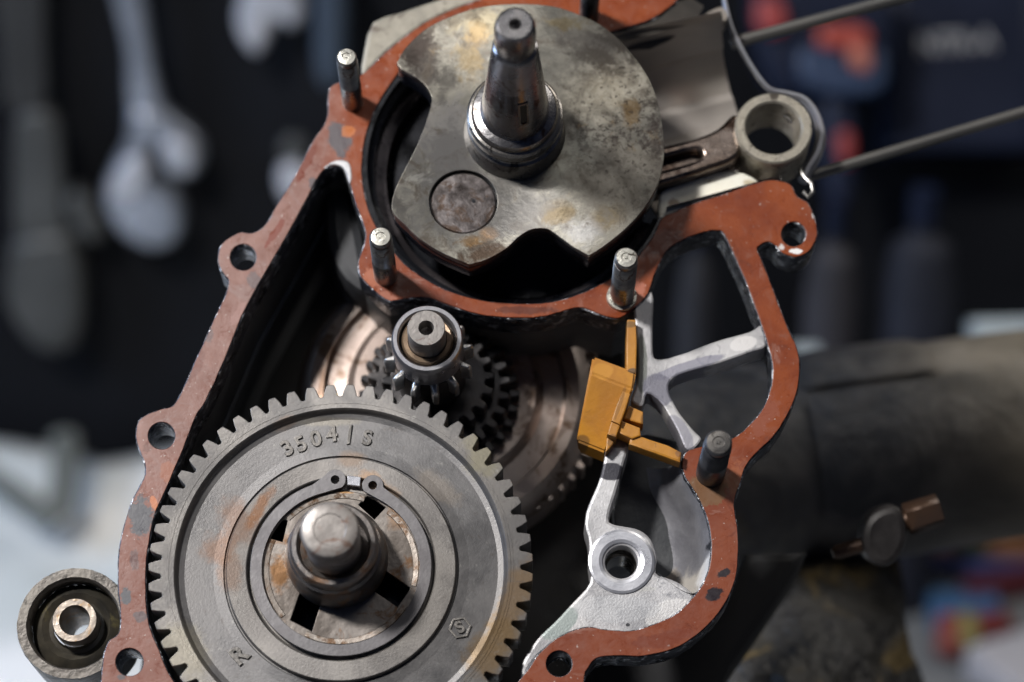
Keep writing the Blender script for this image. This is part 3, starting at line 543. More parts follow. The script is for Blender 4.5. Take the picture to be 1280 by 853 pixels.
for pts, lab, rr in (([(916, 54), (1040, 22), (1150, -8), (1300, -50)], 'upper long steel cylinder stud running off the top right', 8.2), ([(1003, 223), (1100, 193), (1200, 164), (1340, 122)], 'lower long steel cylinder stud running off the right edge', 7.4)):
    hh = -0.012
    t = thing('cylinder_stud', lab, 'stud', P(pts[0][0], pts[0][1], hh), group='long cylinder studs')
    o0 = P(pts[0][0], pts[0][1], hh); a = P(pts[0][0], pts[0][1], hh) - o0; bq = P(pts[-1][0], pts[-1][1], hh + .0) - o0
    n = 60; path = [a + (bq - a) * i / n for i in range(n + 1)]
    mesh_obj('rod', sweep_mesh(path, rr * PX, 14), grime('long_stud_steel', (0.17, 0.165, 0.155), (0.10, 0.10, 0.10), 70, 0.6, (0.35, 0.5), stretch=(.3, 1, 1)), t)
    mesh_obj('nut_end', sweep_mesh([a - bq * .004, a + bq * 0.03], rr * PX * 1.12, 14), M_collar, t)

# ------------------------------------------------------------------ studs round the chamber
def make_stud(name, label, base, toppy, r, mats, mark='ring', topx=None):
    b0 = P(*base); H = h_for(b0.x, b0.y, toppy)
    t = thing(name, label, 'stud', (b0.x, b0.y, 0), group='short studs on the case face')
    rr = r * PX * 1.03
    th = []; z = H * .45
    body = [(rr * 1.02, -0.002), (rr * 1.02, H * .42), (rr * .96, H * .44)]
    while z < H * .88:
        th += [(rr * .90, z), (rr * .99, z + .0004), (rr * .90, z + .0008)]; z += .00085
    lathe('shank', body, mats[1], t, seg=28)
    lathe('thread', [(rr * .96, H * .44)] + th + [(rr * .86, H * .885), (rr * .82, H * .91), (rr * .90, H * .92), (rr * .94, H * .935), (rr * .95, H * .975), (rr * .85, H * .992), (rr * .80, H), ], mats[0], t, seg=28)
    lathe('tip_face', [(rr * .80, H), (rr * .42, H + .0001), (rr * .38, H - .0002), (rr * .15, H - .0002), (rr * .1, H + .0001), (0, H + .0001)], mats[2], t, seg=28)
    return t, rr
for lab, base, ty, r in (('short steel stud at upper left beside the beige casting', (441, 128), 71, 13), ('short steel stud at the lower left of the crank chamber', (482, 345), 296, 14), ('short steel stud at the lower right of the crank chamber', (777, 372), 322, 14.5)):
    t, rr = make_stud('stud', lab, base, ty, r, (M_stud, M_stud, M_bright))
    if base[0] > 700: lathe('dowel_ring', [(rr * 1.03, .0), (rr * 1.03, .0012), (rr * 1.25, .0012), (rr * 1.3, 0)], M_bright, t, seg=28)
t, rr = make_stud('stud', 'dark stud at the top edge between disc and orange gasket', (736, 22), -38, 12, (M_studdark, M_studdark, M_stud))
t, rr = make_stud('stud', 'black threaded stud on the orange boss right of the yellow guide', (888, 592), 553, 17, (M_studdark, M_studdark, M_collar))

# ------------------------------------------------------------------ output gear
HG = 0.004
gc = P(426, 709, HG); gk = PX * (1 - HG / DIST) * 0.972
def g(r): return r * gk
gear = thing('output_gear', 'large grey toothed gear stamped 3504/S in the lower left of the case', 'gear', (gc.x, gc.y, 0))
def gear_mat():
    b = NB('gear_steel')
    off = (gc.x, gc.y)
    n1 = b.noise(70, 8, 0.65, 0.3); n2 = b.noise(420, 6, 0.7); n3 = b.noise(1400, 4, 0.6); wn = b.noise(110, 8, 0.75)
    col = b.mix(b.step(n1, 0.35, 0.65), (0.088, 0.086, 0.088), (0.145, 0.141, 0.142))
    rad = b.dist((0, 0), 1.0)
    rim = b.step(rad, g(204), g(206))
    col = b.mix(rim, col, b.mix(b.step(n1, 0.4, 0.6), (0.165, 0.156, 0.148), (0.115, 0.110, 0.108)))
    hub = b.step(rad, g(146), g(144)); col = b.mix(b.math('MULTIPLY', hub, 0.8), col, b.mix(b.step(n1, 0.4, 0.62), (0.15, 0.14, 0.132), (0.22, 0.205, 0.19)))
    for q in (B(300, 655, 24, 34, 0.2, (0.13, 0.072, 0.045), .65, off), B(275, 690, 22, 22, 0, (0.15, 0.075, 0.04), .6, off), B(290, 720, 20, 26, 0, (0.14, 0.08, 0.05), .55, off), B(325, 640, 30, 9, 1.0, (0.17, 0.075, 0.03), .8, off),
              B(410, 530, 40, 6, 0, (0.21, 0.19, 0.15), .4, off), B(640, 760, 20, 60, -0.45, (0.16, 0.10, 0.045), .7, off), B(615, 810, 26, 50, -0.6, (0.14, 0.09, 0.04), .8, off), B(440, 578, 18, 12, 0, (0.16, 0.11, 0.075), .6, off),
              B(355, 535, 16, 8, .4, (0.16, 0.11, 0.08), .5, off), B(425, 499, 6, 3, 0, (0.5, 0.38, 0.05), .8, off), B(605, 570, 26, 30, .6, (0.21, 0.19, 0.12), .6, off), B(230, 815, 30, 40, .5, (0.2, 0.18, 0.13), .5, off), B(545, 610, 40, 14, -.6, (0.21, 0.18, 0.15), .5, off),
              B(470, 610, 30, 12, -.5, (0.28, 0.15, 0.06), .5, off)):
        pos, rx, ry, rot, cc, amt = q
        d = b.math('ADD', b.dist(pos, rx, ry, rot), b.math('MULTIPLY', b.math('SUBTRACT', wn, 0.5), 2.4))
        col = b.mix(b.math('MULTIPLY', b.step(d, 1.2, 0.5), amt), col, cc)
    col = b.mix(b.math('MULTIPLY', b.step(n2, 0.58, 0.68), 0.45), col, (0.08, 0.07, 0.065))
    col = b.mix(b.math('MULTIPLY', b.step(n2, 0.40, 0.30), 0.35), col, (0.27, 0.265, 0.25))
    n5 = b.noise(3800, 3, 0.6)
    b.bump(b.math('ADD', b.math('MULTIPLY', n5, .5), n3), 0.32, 0.00014)
    b.turned(0.4)
    return b.out(col, 0.5, b.step(n1, 0.3, 0.7, 0.38, 0.52))
M_gear = gear_mat()
NT = 59
lp = gear_loop(NT, g(225), g(240), 0.38, 0.78, R(3.0), 0.00006)
ring = circ(0, 0, g(208), 120)
th = plate('toothed_rim', [lp, ring], -0.0075, HG, M_gear, gear, 0.00022)
lathe('rim_bead', [(g(215.5), HG + .0001), (g(214.5), HG + .0001), (g(213.8), HG - .0005), (g(212.8), HG - .0005), (g(212), HG + .00012), (g(208.5), HG + .00012), (g(206.5), HG - .0003), (g(205), HG - .0014)], M_gear, gear, seg=140)
web_prof = [(g(205.2), HG - .0013), (g(203), HG - .0019), (g(196), HG - .0022), (g(160), HG - .0020), (g(147.5), HG - .0018), (g(146.2), HG - .0024), (g(144.8), HG - .0024), (g(143.6), HG - .0008), (g(142.4), HG - .0005), (g(119), HG - .0005), (g(117.6), HG - .0008), (g(117), HG - .0020), (g(114.5), HG - .0022), (g(98), HG - .0022)]
lathe('gear_disc', web_prof, M_gear, gear, seg=140)
# dished hub plate with four dog slots
def hubang(px, py): p = P(px, py, HG - .001); return math.atan2(p.y - gc.y, p.x - gc.x), (p.xy - gc.xy).length
slots = []
for q in ([(459, 615), (484, 634), (468, 651), (446, 631)], [(346, 640), (361, 650), (354, 679), (336, 674)], [(376, 738), (402, 750), (390, 789), (363, 775)], [(482, 714), (513, 735), (497, 759), (466, 738)]):
    slots.append([(p.x - gc.x, p.y - gc.y) for p in (P(x, y, HG - .001) for x, y in q)])
lathe('hub_well', [(g(104), -.0012), (g(104), -.008), (0, -.008)], M_black, gear, seg=60)
M_hub = grime('hub_plate', (0.14, 0.12, 0.105), (0.22, 0.20, 0.185), 60, 0.75, (0.28, 0.42), (0.14, 0.08, 0.045), 110, 0.60, 0.3, 400, blobs=(B(350, 720, 14, 30, 0, (0.17, 0.08, 0.025), .85, off=(gc.x, gc.y)), B(435, 615, 16, 8, 0, (0.32, 0.17, 0.06), .8, off=(gc.x, gc.y)), B(500, 650, 16, 20, 0, (0.22, 0.13, 0.07), .7, off=(gc.x, gc.y))))
plate('hub_plate', [circ(0, 0, g(100), 90)] + slots, 0.0016, HG - .0012, M_hub, gear, 0.0002)
M_worn = grime('worn_ring', (0.34, 0.31, 0.28), (0.20, 0.165, 0.14), 120, 0.6, (0.3, 0.45), (0.12, 0.07, 0.04), 220, 0.52, 0.4, 500)
for a, b_ in ((73, 137), (157, 221), (243, 329), (346, 412)):
    lathe('worn_ring', [(g(97), HG - .0012), (g(96.5), HG - .0009), (g(90.5), HG - .0010), (g(89.5), HG - .00122)], M_worn, gear, seg=60, a0=R(a), a1=R(b_))
# circlip: open ring with two eyed ears
a1, a2 = hubang(419, 600)[0], hubang(466, 607)[0]
clip = [(g(113) * math.cos(a), g(113) * math.sin(a)) for a in [a1 + (2 * math.pi - (a1 - a2)) * i / 90 for i in range(91)]]
clipi = [(g(98.5) * math.cos(a), g(98.5) * math.sin(a)) for a in [a1 + .03 + (2 * math.pi - (a1 - a2) - .06) * i / 90 for i in range(91)]]
def ear(px, py, s):
    p = P(px, py, HG); x, y = p.x - gc.x, p.y - gc.y; return x, y
e1, e2 = ear(419, 600, 1), ear(466, 607, -1)
def ear_arc(c, r, a, b, n=12): return [(c[0] + r * math.cos(a + (b - a) * i / n), c[1] + r * math.sin(a + (b - a) * i / n)) for i in range(n + 1)]
loop = ear_arc(e1, g(13.5), R(-50), R(150)) + clip[4:-4] + ear_arc(e2, g(13.5), R(-10), R(215)) + list(reversed(clipi))[3:-3]
M_clip = grime('circlip_steel', (0.16, 0.155, 0.16), (0.11, 0.105, 0.11), 90, 0.7, (0.36, 0.5), bump=0.2, bscale=500)
plate('circlip', [loop, circ(e1[0], e1[1], g(5.5), 20), circ(e2[0], e2[1], g(5.5), 20)], HG - .0009, HG + .0002, M_clip, gear, 0.00008)
plate('end_block', [[(p.x - gc.x, p.y - gc.y) for p in (P(x, y, HG) for x, y in ((434, 594), (451, 596), (450, 608), (434, 606)))]], HG - .002, HG - .0002, M_machined, gear, .0002)
# sleeve and splined shaft end
sb = (P(421, 697, HG).xy - gc.xy); hs = h_for(gc.x + sb.x, gc.y + sb.y, 680)
M_sl = grime('hub_sleeve', (0.22, 0.20, 0.19), (0.13, 0.125, 0.125), 80, 0.85, (0.26, 0.4), (0.19, 0.12, 0.08), 130, 0.56, 0.3, 500)
lathe('hub_sleeve', [(g(64), HG - .0012), (g(64), HG + .003), (g(62), HG + .0045), (g(60), HG + .006), (g(58.5), hs * .62), (g(58), hs * .72), (g(55), hs * .76), (g(55.5), hs * .86), (g(54), hs * .95), (g(51), hs), (g(46), hs), (g(43), hs - .001), (g(42), hs - .004), (g(30), hs - .005)], M_sl, gear, (sb.x, sb.y, 0), 64)
ht = h_for(gc.x + sb.x, gc.y + sb.y, 662)
shaft = lathe('shaft_end', [(g(34), HG), (g(34), ht * .80), (g(33), ht * .82), (g(35.5), ht * .84), (g(36), ht * .96), (g(33.5), ht * .992), (g(31), ht), (g(20), ht + .0001), (g(19), ht - .0001), (0, ht - .0001)], grime('worn_shaft', (0.30, 0.28, 0.265), (0.17, 0.155, 0.145), 120, 0.5, (0.4, 0.6), (0.15, 0.10, 0.08), 170, 0.58, 0.4, 500), gear, (sb.x, sb.y, 0), 56)
# stamped marks
def letter(ch, px, py, size, rot, parent, h=0.0, mat=None, bold=0.00008):
    cu = bpy.data.curves.new('t', 'FONT'); cu.body = ch; cu.size = size; cu.extrude = 0.00022; cu.offset = bold; cu.align_x = 'CENTER'; cu.align_y = 'CENTER'; cu.bevel_depth = 0.00012; cu.bevel_resolution = 1; cu.resolution_u = 5
    t = bpy.data.objects.new('t', cu); C.objects.link(t)
    me = bpy.data.meshes.new_from_object(t.evaluated_get(bpy.context.evaluated_depsgraph_get())); bpy.data.objects.remove(t)
    p = P(px, py, h); me.transform(Matrix.Translation((p.x - gc.x, p.y - gc.y, h)) @ Matrix.Rotation(rot, 4, 'Z')); me.materials.clear(); return me
bm = bmesh.new()
hl = HG - .0019
for ch, x, y, rt, sz in (('3', 359.5, 561, 31, 1), ('5', 376.5, 556, 24, 1), ('0', 395, 549.5, 15, 1), ('4', 415, 544, 7, 1), ('/', 437, 545, 10, 1.15), ('S', 459, 548.5, -10, .95)):
    m_ = letter(ch, x, y, 0.0058 * sz, R(rt), None, hl); bm.from_mesh(m_)
M_let = grime('raised_letter', (0.11, 0.105, 0.10), (0.17, 0.16, 0.15), 200, 0.65, (0.34, 0.48), bump=0.3, bscale=900)
me = bpy.data.meshes.new('m'); bm.to_mesh(me); bm.free(); mesh_obj('raised_number', me, M_let, gear)
mesh_obj('raised_letter', letter('R', 299, 820, 0.0062, R(42), None, hl + .0001, bold=.00014), M_let, gear)
hp = P(575, 785, hl); hx = [(hp.x - gc.x + g(14.5) * math.cos(R(10 + 60 * i)), hp.y - gc.y + g(14.5) * math.sin(R(10 + 60 * i))) for i in range(6)]
hx2 = [(hp.x - gc.x + g(11.6) * math.cos(R(10 + 60 * i)), hp.y - gc.y + g(11.6) * math.sin(R(10 + 60 * i))) for i in range(6)]
hm = plate('maker_hexagon', [hx, hx2], hl - .0004, hl + .0003, M_let, gear, 0.0001)
mesh_obj('maker_sign', letter('S', 575, 785, 0.0042, R(30), None, hl), M_let, hm)

# ------------------------------------------------------------------ pinion
pb0 = P(536, 445, 0.004); pin = thing('pinion_shaft', 'small steel pinion with short shaft end above the large gear', 'pinion gear', (pb0.x, pb0.y, 0))
hc = h_for(pb0.x, pb0.y, 423); hp_ = h_for(pb0.x, pb0.y, 410)
lathe('collar', [(44 * PX, hc * .42), (44 * PX, hc * .9), (43 * PX, hc * .97), (41.5 * PX, hc), (37 * PX, hc), (35 * PX, hc - .0006), (34 * PX, hc - .003), (28 * PX, hc - .0045)], M_pinion, pin, seg=56)
lathe('inner_ring', [(32 * PX, hc - .0045), (31.5 * PX, hc - .0016), (29.5 * PX, hc - .0010), (24 * PX, hc - .0012)], grime('brassy_ring', (0.30, 0.22, 0.15), (0.2, 0.14, 0.1), 150, .7, (.3, .4)), pin, seg=48)
lathe('shaft_end', [(23 * PX, 0), (23 * PX, hp_ - .0008), (22 * PX, hp_), (9.5 * PX, hp_), (8.5 * PX, hp_ - .0008), (7.5 * PX, hp_ - .004), (0, hp_ - .005)], M_pinface, pin, seg=48)
lathe('root_body', [(45 * PX, -.012), (45 * PX, .0030), (43 * PX, .0062)], M_dkgear, pin, seg=56)
def tooth_mesh(rr, rt, z0, z1, wr, wt):
    bm = bmesh.new()
    pts = [(rr, -wr), (rt, -wt), (rt, wt), (rr, wr)]
    lo = [bm.verts.new((x, y, z0)) for x, y in pts]
    mid = [bm.verts.new((x, y, z1 - .0012)) for x, y in pts]
    hi = [bm.verts.new((x * (1 if i in (0, 3) else .955), y * .6, z1)) for i, (x, y) in enumerate(pts)]
    for a, b_ in ((lo, mid), (mid, hi)):
        for i in range(4): bm.faces.new((a[i], a[(i + 1) % 4], b_[(i + 1) % 4], b_[i]))
    bm.faces.new(hi); bmesh.ops.recalc_face_normals(bm, faces=bm.faces)
    bmesh.ops.bevel(bm, geom=bm.edges[:], offset=.0002, segments=1, affect='EDGES')
    me = bpy.data.meshes.new('m'); bm.to_mesh(me); bm.free(); return me
tm = tooth_mesh(40 * PX, 56 * PX, -.0015, .0068, 6.0 * PX, 3.0 * PX)
for i in range(12):
    o = mesh_obj('tooth', tm, M_tooth, pin, auto=None if i else 30); o.rotation_euler = (0, 0, R(10 + 30 * i))
# gear cluster and clutch drum below
lg = P(548, 478, -0.016); cl = thing('gear_cluster', 'dark stack of small gears on the shaft behind the pinion', 'gear', (lg.x, lg.y, 0))
for k_, (z0, z1, rt, rr, n, ph) in enumerate(((-.018, -.0122, 72, 61, 20, 3), (-.0245, -.0188, 92, 80, 26, 5), (-.0310, -.0255, 104, 92, 30, 0))):
    plate('gear_wheel', [gear_loop(n, rr * PX, rt * PX, .34, .64, R(ph), 0.00005)], z0, z1, M_dkgear, cl, .0004)
dr = P(556, 486, -0.032); drum = thing('clutch_drum', 'blurred pinkish steel drum with a toothed ring deep in the case', 'gear', (dr.x, dr.y, 0))
q = lambda r: r * PX * 1.06
lathe('drum_face', [(q(188), -.050), (q(186), -.041), (q(174), -.036), (q(166), -.0338), (q(150), -.0332), (q(146), -.0355), (q(122), -.0350), (q(112), -.0322), (q(60), -.0318), (0, -.0318)], M_clutch, drum, seg=100)
rg = P(590, 500, -0.042)
plate('ring_gear', [gear_loop(54, q(153), q(166), .34, .64, 0, .00005), circ(0, 0, q(120), 90)], -.050, -.0395, M_clutch, drum, .0004, loc=(rg.x - dr.x, rg.y - dr.y, 0))
# ------------------------------------------------------------------ ochre plastic guide
yel = thing('plastic_guide', 'ochre yellow plastic guide with prongs clipped over the silver web', 'plastic clip')
def facets(name, pts, faces, mat, parent, bev=.0005):
    bm = bmesh.new(); V = [bm.verts.new(tuple(P(x, y, h))) for x, y, h in pts]
    for f in faces: bm.faces.new([V[k] for k in f])
    bmesh.ops.recalc_face_normals(bm, faces=bm.faces)
    bmesh.ops.bevel(bm, geom=bm.edges[:], offset=bev, segments=2, affect='EDGES')
    me = bpy.data.meshes.new('m'); bm.to_mesh(me); bm.free(); return mesh_obj(name, me, mat, parent)
facets('guide_block', [(741, 446, .0030), (795, 466, .0030), (737, 466, .0042), (792, 487, .0042), (720, 551, -.0030), (757, 566, -.0030),
                       (741, 449, -.010), (795, 469, -.010), (723, 566, -.010), (757, 580, -.010)],
       [(0, 1, 3, 2), (2, 3, 5, 4), (0, 2, 4, 8, 6), (1, 7, 9, 5, 3), (0, 6, 7, 1), (4, 5, 9, 8), (6, 8, 9, 7)], M_yellow, yel, .0006)
plate('upright_blade', [ploop([(784, 400), (794.5, 400), (796, 430), (795, 468), (783, 463), (783, 430)], 0.0025, 1)], -0.006, 0.0027, M_yellow, yel, 0.0003)
plate('front_tab', [ploop([(778, 489), (788, 492), (782, 512), (775, 531), (764, 526), (770, 508)], 0.006, 1)], -0.002, 0.006, M_yellow, yel, 0.00035)
plate('front_tab', [ploop([(765, 524), (776, 529), (770, 547), (759, 543)], 0.0052, 1)], -0.002, 0.0052, M_yellow, yel, 0.00035)
plate('front_tab', [ploop([(759, 541), (770, 546), (766, 556), (757, 566)], 0.002, 1)], -0.002, 0.0022, M_yellow, yel, 0.0003)
plate('short_prong', [ploop([(786, 507), (804, 515), (804, 531), (779, 524)], 0.003, 1)], -0.003, 0.0032, M_yellow, yel, 0.0004)
plate('collar_prong', [ploop([(777, 526), (800, 535), (801, 545), (790, 549), (772, 541)], 0.004, 1)], -0.003, 0.0042, M_yellow, yel, 0.0004)
plate('long_arm', [ploop([(789, 541), (810, 549), (835, 557), (852, 566), (850, 579), (820, 568), (786, 556)], 0.003, 1)], -0.002, 0.0034, M_yellow, yel, 0.0006)

# ------------------------------------------------------------------ rubber bush at the lower left
bc = P(92, 779, -0.010); bush = thing('rubber_bush', 'round oily rubber mounting bush with steel sleeve at lower left', 'bushing', (bc.x, bc.y, -0.010))
lathe('outer_ring', [(70 * PX, -.02), (70 * PX, -.001), (69 * PX, 0), (58 * PX, 0), (56 * PX, -.0006), (55 * PX, -.004), (54 * PX, -.016)], M_outer, bush, seg=72, wob=.006)
lathe('rubber', [(55 * PX, -.006), (48 * PX, -.0045), (42 * PX, -.0035), (34 * PX, -.005), (29 * PX, -.0045), (27 * PX, -.003)], M_rubber, bush, seg=64, wob=.01)
sl = lathe('inner_sleeve', [(28 * PX, -.006), (28 * PX, .0006), (26.5 * PX, .0014), (19 * PX, .0014), (18 * PX, .0008), (17.5 * PX, -.02)], M_sleeve, bush, (2 * PX, 2 * PX, 0), seg=56)

# ------------------------------------------------------------------ dark machinery at the right
M_tube = grime('grimy_black_metal', (0.022, 0.022, 0.024), (0.055, 0.050, 0.044), 14, 0.25, (0.4, 0.6), (0.12, 0.09, 0.05), 30, 0.63, 0.6, 90, 0.0015)
Dt = 0.80
a, b_ = W(640, 625, Dt), W(1420, 518, Dt + .03)
t = thing('metal_tube', 'thick grimy black metal tube lying behind the case at right', 'tube', mat4=Matrix.Translation(a) @ (b_ - a).to_track_quat('Z', 'Y').to_matrix().to_4x4())
Lt = (b_ - a).length; s = Dt / FPX
def tube_r(u): return (136 - 10 * u) * s
bm_p = []
for i in range(41):
    u = i / 40; bm_p.append((tube_r(u) * (1 + .010 * math.sin(9 * u)), Lt * u))
M_tb = NB('tube_black')
def tube_mat():
    b = M_tb; n1 = b.noise(26, 9, .68, .8); n2 = b.noise(95, 7, .72, .4); n3 = b.noise(11, 4, .6, .5)
    col = b.mix(b.step(n1, .40, .62), (0.030, 0.031, 0.037), (0.155, 0.145, 0.135))
    col = b.mix(b.math('MULTIPLY', b.step(n3, .42, .55), .6), col, (0.045, 0.045, 0.050))
    col = b.mix(b.math('MULTIPLY', b.step(n1, .60, .68), .7), col, (0.20, 0.15, 0.085))
    col = b.mix(b.math('MULTIPLY', b.step(n2, .60, .68), .5), col, (0.20, 0.185, 0.17))
    sep = b.n.new('ShaderNodeSeparateXYZ'); b.l.new(b.co, sep.inputs[0])
    col = b.mix(b.math('MULTIPLY', b.step(sep.outputs[2], Lt * .50, Lt * .8), .55), col, (0.20, 0.165, 0.11))
    b.bump(n1, .8, .006); b.bump(n2, .6, .002)
    return b.out(col, .2, .5)
tube_mat()
lathe('tube_body', bm_p, M_tb.m, t, seg=96, auto=60)
lathe('seam_band', [(tube_r(.4) + .0002, Lt * .44), (tube_r(.4) + .0010, Lt * .47), (tube_r(.5) + .0012, Lt * .64), (tube_r(.5) + .0002, Lt * .655)], M_tb.m, t, seg=96, a0=R(20), a1=R(110))
lathe('seam_band', [(tube_r(.4) + .0002, Lt * .44), (tube_r(.4) + .0018, Lt * .50), (tube_r(.9) + .002, Lt * .99), (tube_r(.9) + .0002, Lt * 1.0)], M_tb.m, t, seg=96, a0=R(115), a1=R(240))
# clamp bolt
def cam_mat(px, py, d, rz=0.0): return Matrix.Translation(W(px, py, d)) @ CM.to_3x3().to_4x4() @ Matrix.Rotation(rz, 4, 'Z')
sB = 0.70 / FPX
cb = thing('clamp_bolt', 'brownish clamp bolt through a dark lug under the tube', 'bolt', mat4=cam_mat(1105, 668, 0.70, R(17)))
def camloop(pts, cx, cy, s, rz, sub=3):
    c_, s_ = math.cos(-rz), math.sin(-rz); o = []
    for x, y in smooth(pts, sub) if sub > 1 else pts:
        X, Y = (x - cx) * s, -(y - cy) * s; o.append((X * c_ - Y * s_, X * s_ + Y * c_))
    return o
plate('lug', [camloop([(1080, 650), (1096, 636), (1118, 632), (1130, 648), (1132, 672), (1122, 696), (1104, 708), (1084, 700), (1075, 676)], 1105, 668, sB, R(17))], -.008, .004, grime('lug_metal', (0.018, 0.016, 0.016), (0.034, 0.031, 0.031), 60, .3, (.4, .6)), cb, .002)
M_brass = grime('rusty_bolt', (0.075, 0.042, 0.026), (0.04, 0.024, 0.018), 90, 0.5, (0.35, 0.5))
hx = mesh_obj('hex_head', sweep_mesh([(.007, .002, 0), (.0165, .002, 0)], .0046, 6), M_brass, cb, auto=20)
mesh_obj('bolt_tip', sweep_mesh([(-.0150, -.001, 0), (-.0135, -.001, 0), (-.005, -.001, 0)], [.0014, .0021, .0021], 14), M_brass, cb)
mesh_obj('washer', sweep_mesh([(.0045, .001, 0), (.0075, .002, 0)], .0026, 16), M_brass, cb)
# rough casting block below
def rough_block():
    pts = [(742, 990), (762, 832), (900, 812), (935, 770), (1000, 712), (1060, 698), (1150, 696), (1166, 760), (1168, 853), (1175, 990)]
    dB = 0.76; sb_ = dB / FPX
    cx, cy = 1000, 840
    t = thing('cast_foot', 'rough blackened casting foot with golden dirt below the tube', 'casting', mat4=cam_mat(cx, cy, dB))
    front = [(880, 990), (895, 900), (935, 822), (1000, 846), (1030, 870), (1060, 990)]
    bm = bmesh.new()
    top = [(905, 850), (938, 782), (985, 735), (1040, 706), (1100, 708)]
    rows_ = [[(840, 1010, .02), (862, 905, .012), (912, 818, .006), (995, 735, -.02), (1020, 702, -.045)],
             [(960, 1010, .034), (965, 915, .03), (975, 838, .016), (1030, 762, -.012), (1060, 700, -.05)],
             [(1030, 1010, .036), (1030, 930, .034), (1030, 862, .02), (1062, 790, -.008), (1085, 698, -.05)],
             [(1100, 1010, .012), (1092, 930, .008), (1085, 862, 0), (1100, 790, -.018), (1120, 696, -.05)],
             [(1180, 1010, -.02), (1174, 930, -.024), (1168, 862, -.03), (1160, 790, -.038), (1150, 696, -.05)]]
    V = [[bm.verts.new(((x - cx) * sb_, -(y - cy) * sb_, z)) for x, y, z in r] for r in rows_]
    for A, Bq in zip(V, V[1:]):
        for k in range(len(A) - 1): bm.faces.new((A[k], A[k + 1], Bq[k + 1], Bq[k]))
    bmesh.ops.recalc_face_normals(bm, faces=bm.faces)
    if sum(f.normal.z for f in bm.faces) < 0: bmesh.ops.reverse_faces(bm, faces=bm.faces)
    me = bpy.data.meshes.new('m'); bm.to_mesh(me); bm.free()
    o = mesh_obj('rough_casting', me, grime('rough_casting', (0.014, 0.014, 0.016), (0.042, 0.038, 0.030), 34, 0.0, (0.5, 0.7), (0.17, 0.12, 0.045), 40, 0.57, 1.0, 120, 0.004), t, auto=None)
    s1 = o.modifiers.new('s', 'SUBSURF'); s1.levels = s1.render_levels = 4; s1.subdivision_type = 'SIMPLE'
    s2 = o.modifiers.new('t', 'SOLIDIFY'); s2.thickness = .03; s2.offset = -1
    tx = bpy.data.textures.new('lumps', 'CLOUDS'); tx.noise_scale = 0.014; dm = o.modifiers.new('d', 'DISPLACE'); dm.texture = tx; dm.strength = 0.006
rough_block()
M_shade = grime('shade_black', (0.004, 0.0045, 0.006), (0.008, 0.008, 0.010), 30, 0.0, (0.7, 0.85), bump=0.2)
# added black body, stands for the shade behind the case at lower right
t = thing('shade_backing', 'added black shade housing behind the lower right gasket curve', 'engine case', mat4=E @ Matrix.Identity(4))
plate('backing', [ploop([(735, 826), (850, 800), (905, 760), (930, 690), (1010, 688), (1000, 712), (950, 785), (915, 835), (895, 880), (880, 1000), (735, 1000)], -.05, 1)], -.075, -.05, M_shade, t, .003)

# ------------------------------------------------------------------ blurred things behind at the right
def cyl_px(name, mat, parent): pass
M_navy = grime('navy_plastic', (0.005, 0.008, 0.020), (0.009, 0.013, 0.030), 8, 0.0, (0.4, 0.5))
M_navy.node_tree.nodes['Principled BSDF'].inputs['Specular IOR Level'].default_value = 0.15
M_redp = grime('orange_red_plastic', (0.30, 0.045, 0.03), (0.24, 0.035, 0.025), 10, 0.0, (0.4, 0.5))
M_blue = grime('blue_plastic', (0.012, 0.03, 0.075), (0.01, 0.022, 0.055), 10, 0.0, (0.4, 0.5))
DD = 1.22; sd = DD / FPX
dr_ = thing('power_drill', 'blurred navy and orange-red power tool behind the long studs', 'power tool', mat4=cam_mat(1050, 70, DD))
def dp(nm, pts, z0, z1, m, bev=.003, par=dr_): return plate(nm, [camloop(pts, 1050, 70, sd, 0)], z0, z1, m, par, bev, seg=3)
dp('body', [(940, -20), (1010, -30), (1110, -20), (1125, 30), (1110, 90), (1080, 120), (1020, 122), (975, 118), (948, 70)], -.03, .0, M_navy, .008)
dp('blue_shell', [(1000, 62), (1052, 66), (1058, 84), (1100, 60), (1104, 110), (1060, 122), (1004, 108)], .0003, .006, M_blue)
dp('red_switch', [(1022, 38), (1050, 34), (1082, 38), (1082, 62), (1054, 64), (1022, 60)], .0003, .010, M_redp)
dp('trigger', [(1062, 60), (1082, 64), (1084, 90), (1068, 90), (1058, 76)], .0003, .012, grime('orange_plastic', (0.38, 0.12, 0.08), (0.32, 0.10, 0.07), 10, 0, (.4, .5)))
dp('chuck', [(944, 2), (976, 6), (978, 42), (946, 40)], .0003, .010, grime('dull_red', (0.30, 0.03, 0.03), (0.22, 0.03, 0.03), 10, 0, (.4, .5)))
dp('grip', [(1028, 120), (1066, 118), (1074, 200), (1062, 260), (1036, 250)], -.028, -.002, M_navy, .006)
dp('grip_stripe', [(1046, 168), (1064, 166), (1066, 202), (1050, 204)], -.0015, .003, grime('dark_red', (0.28, 0.02, 0.02), (0.2, 0.02, 0.02), 10, 0, (.4, .5)))
bt = thing('tool_case', 'blurred dark tool case with pale lettering at the top right', 'tool case', mat4=cam_mat(1195, 80, 1.26))
plate('case_shell', [camloop([(1115, -40), (1300, -40), (1300, 190), (1110, 190)], 1195, 80, 1.26 / FPX, 0, 1)], -.05, 0, M_navy, bt, .006)
cu_txt = bpy.data.curves.new('t', 'FONT'); cu_txt.body = 'NTR-A'; cu_txt.size = 0.0125; cu_txt.extrude = .0004; cu_txt.align_x = 'CENTER'; cu_txt.align_y = 'CENTER'; cu_txt.offset = .0002
to = bpy.data.objects.new('t', cu_txt); C.objects.link(to); me = bpy.data.meshes.new_from_object(to.evaluated_get(bpy.context.evaluated_depsgraph_get())); bpy.data.objects.remove(to); me.materials.clear()
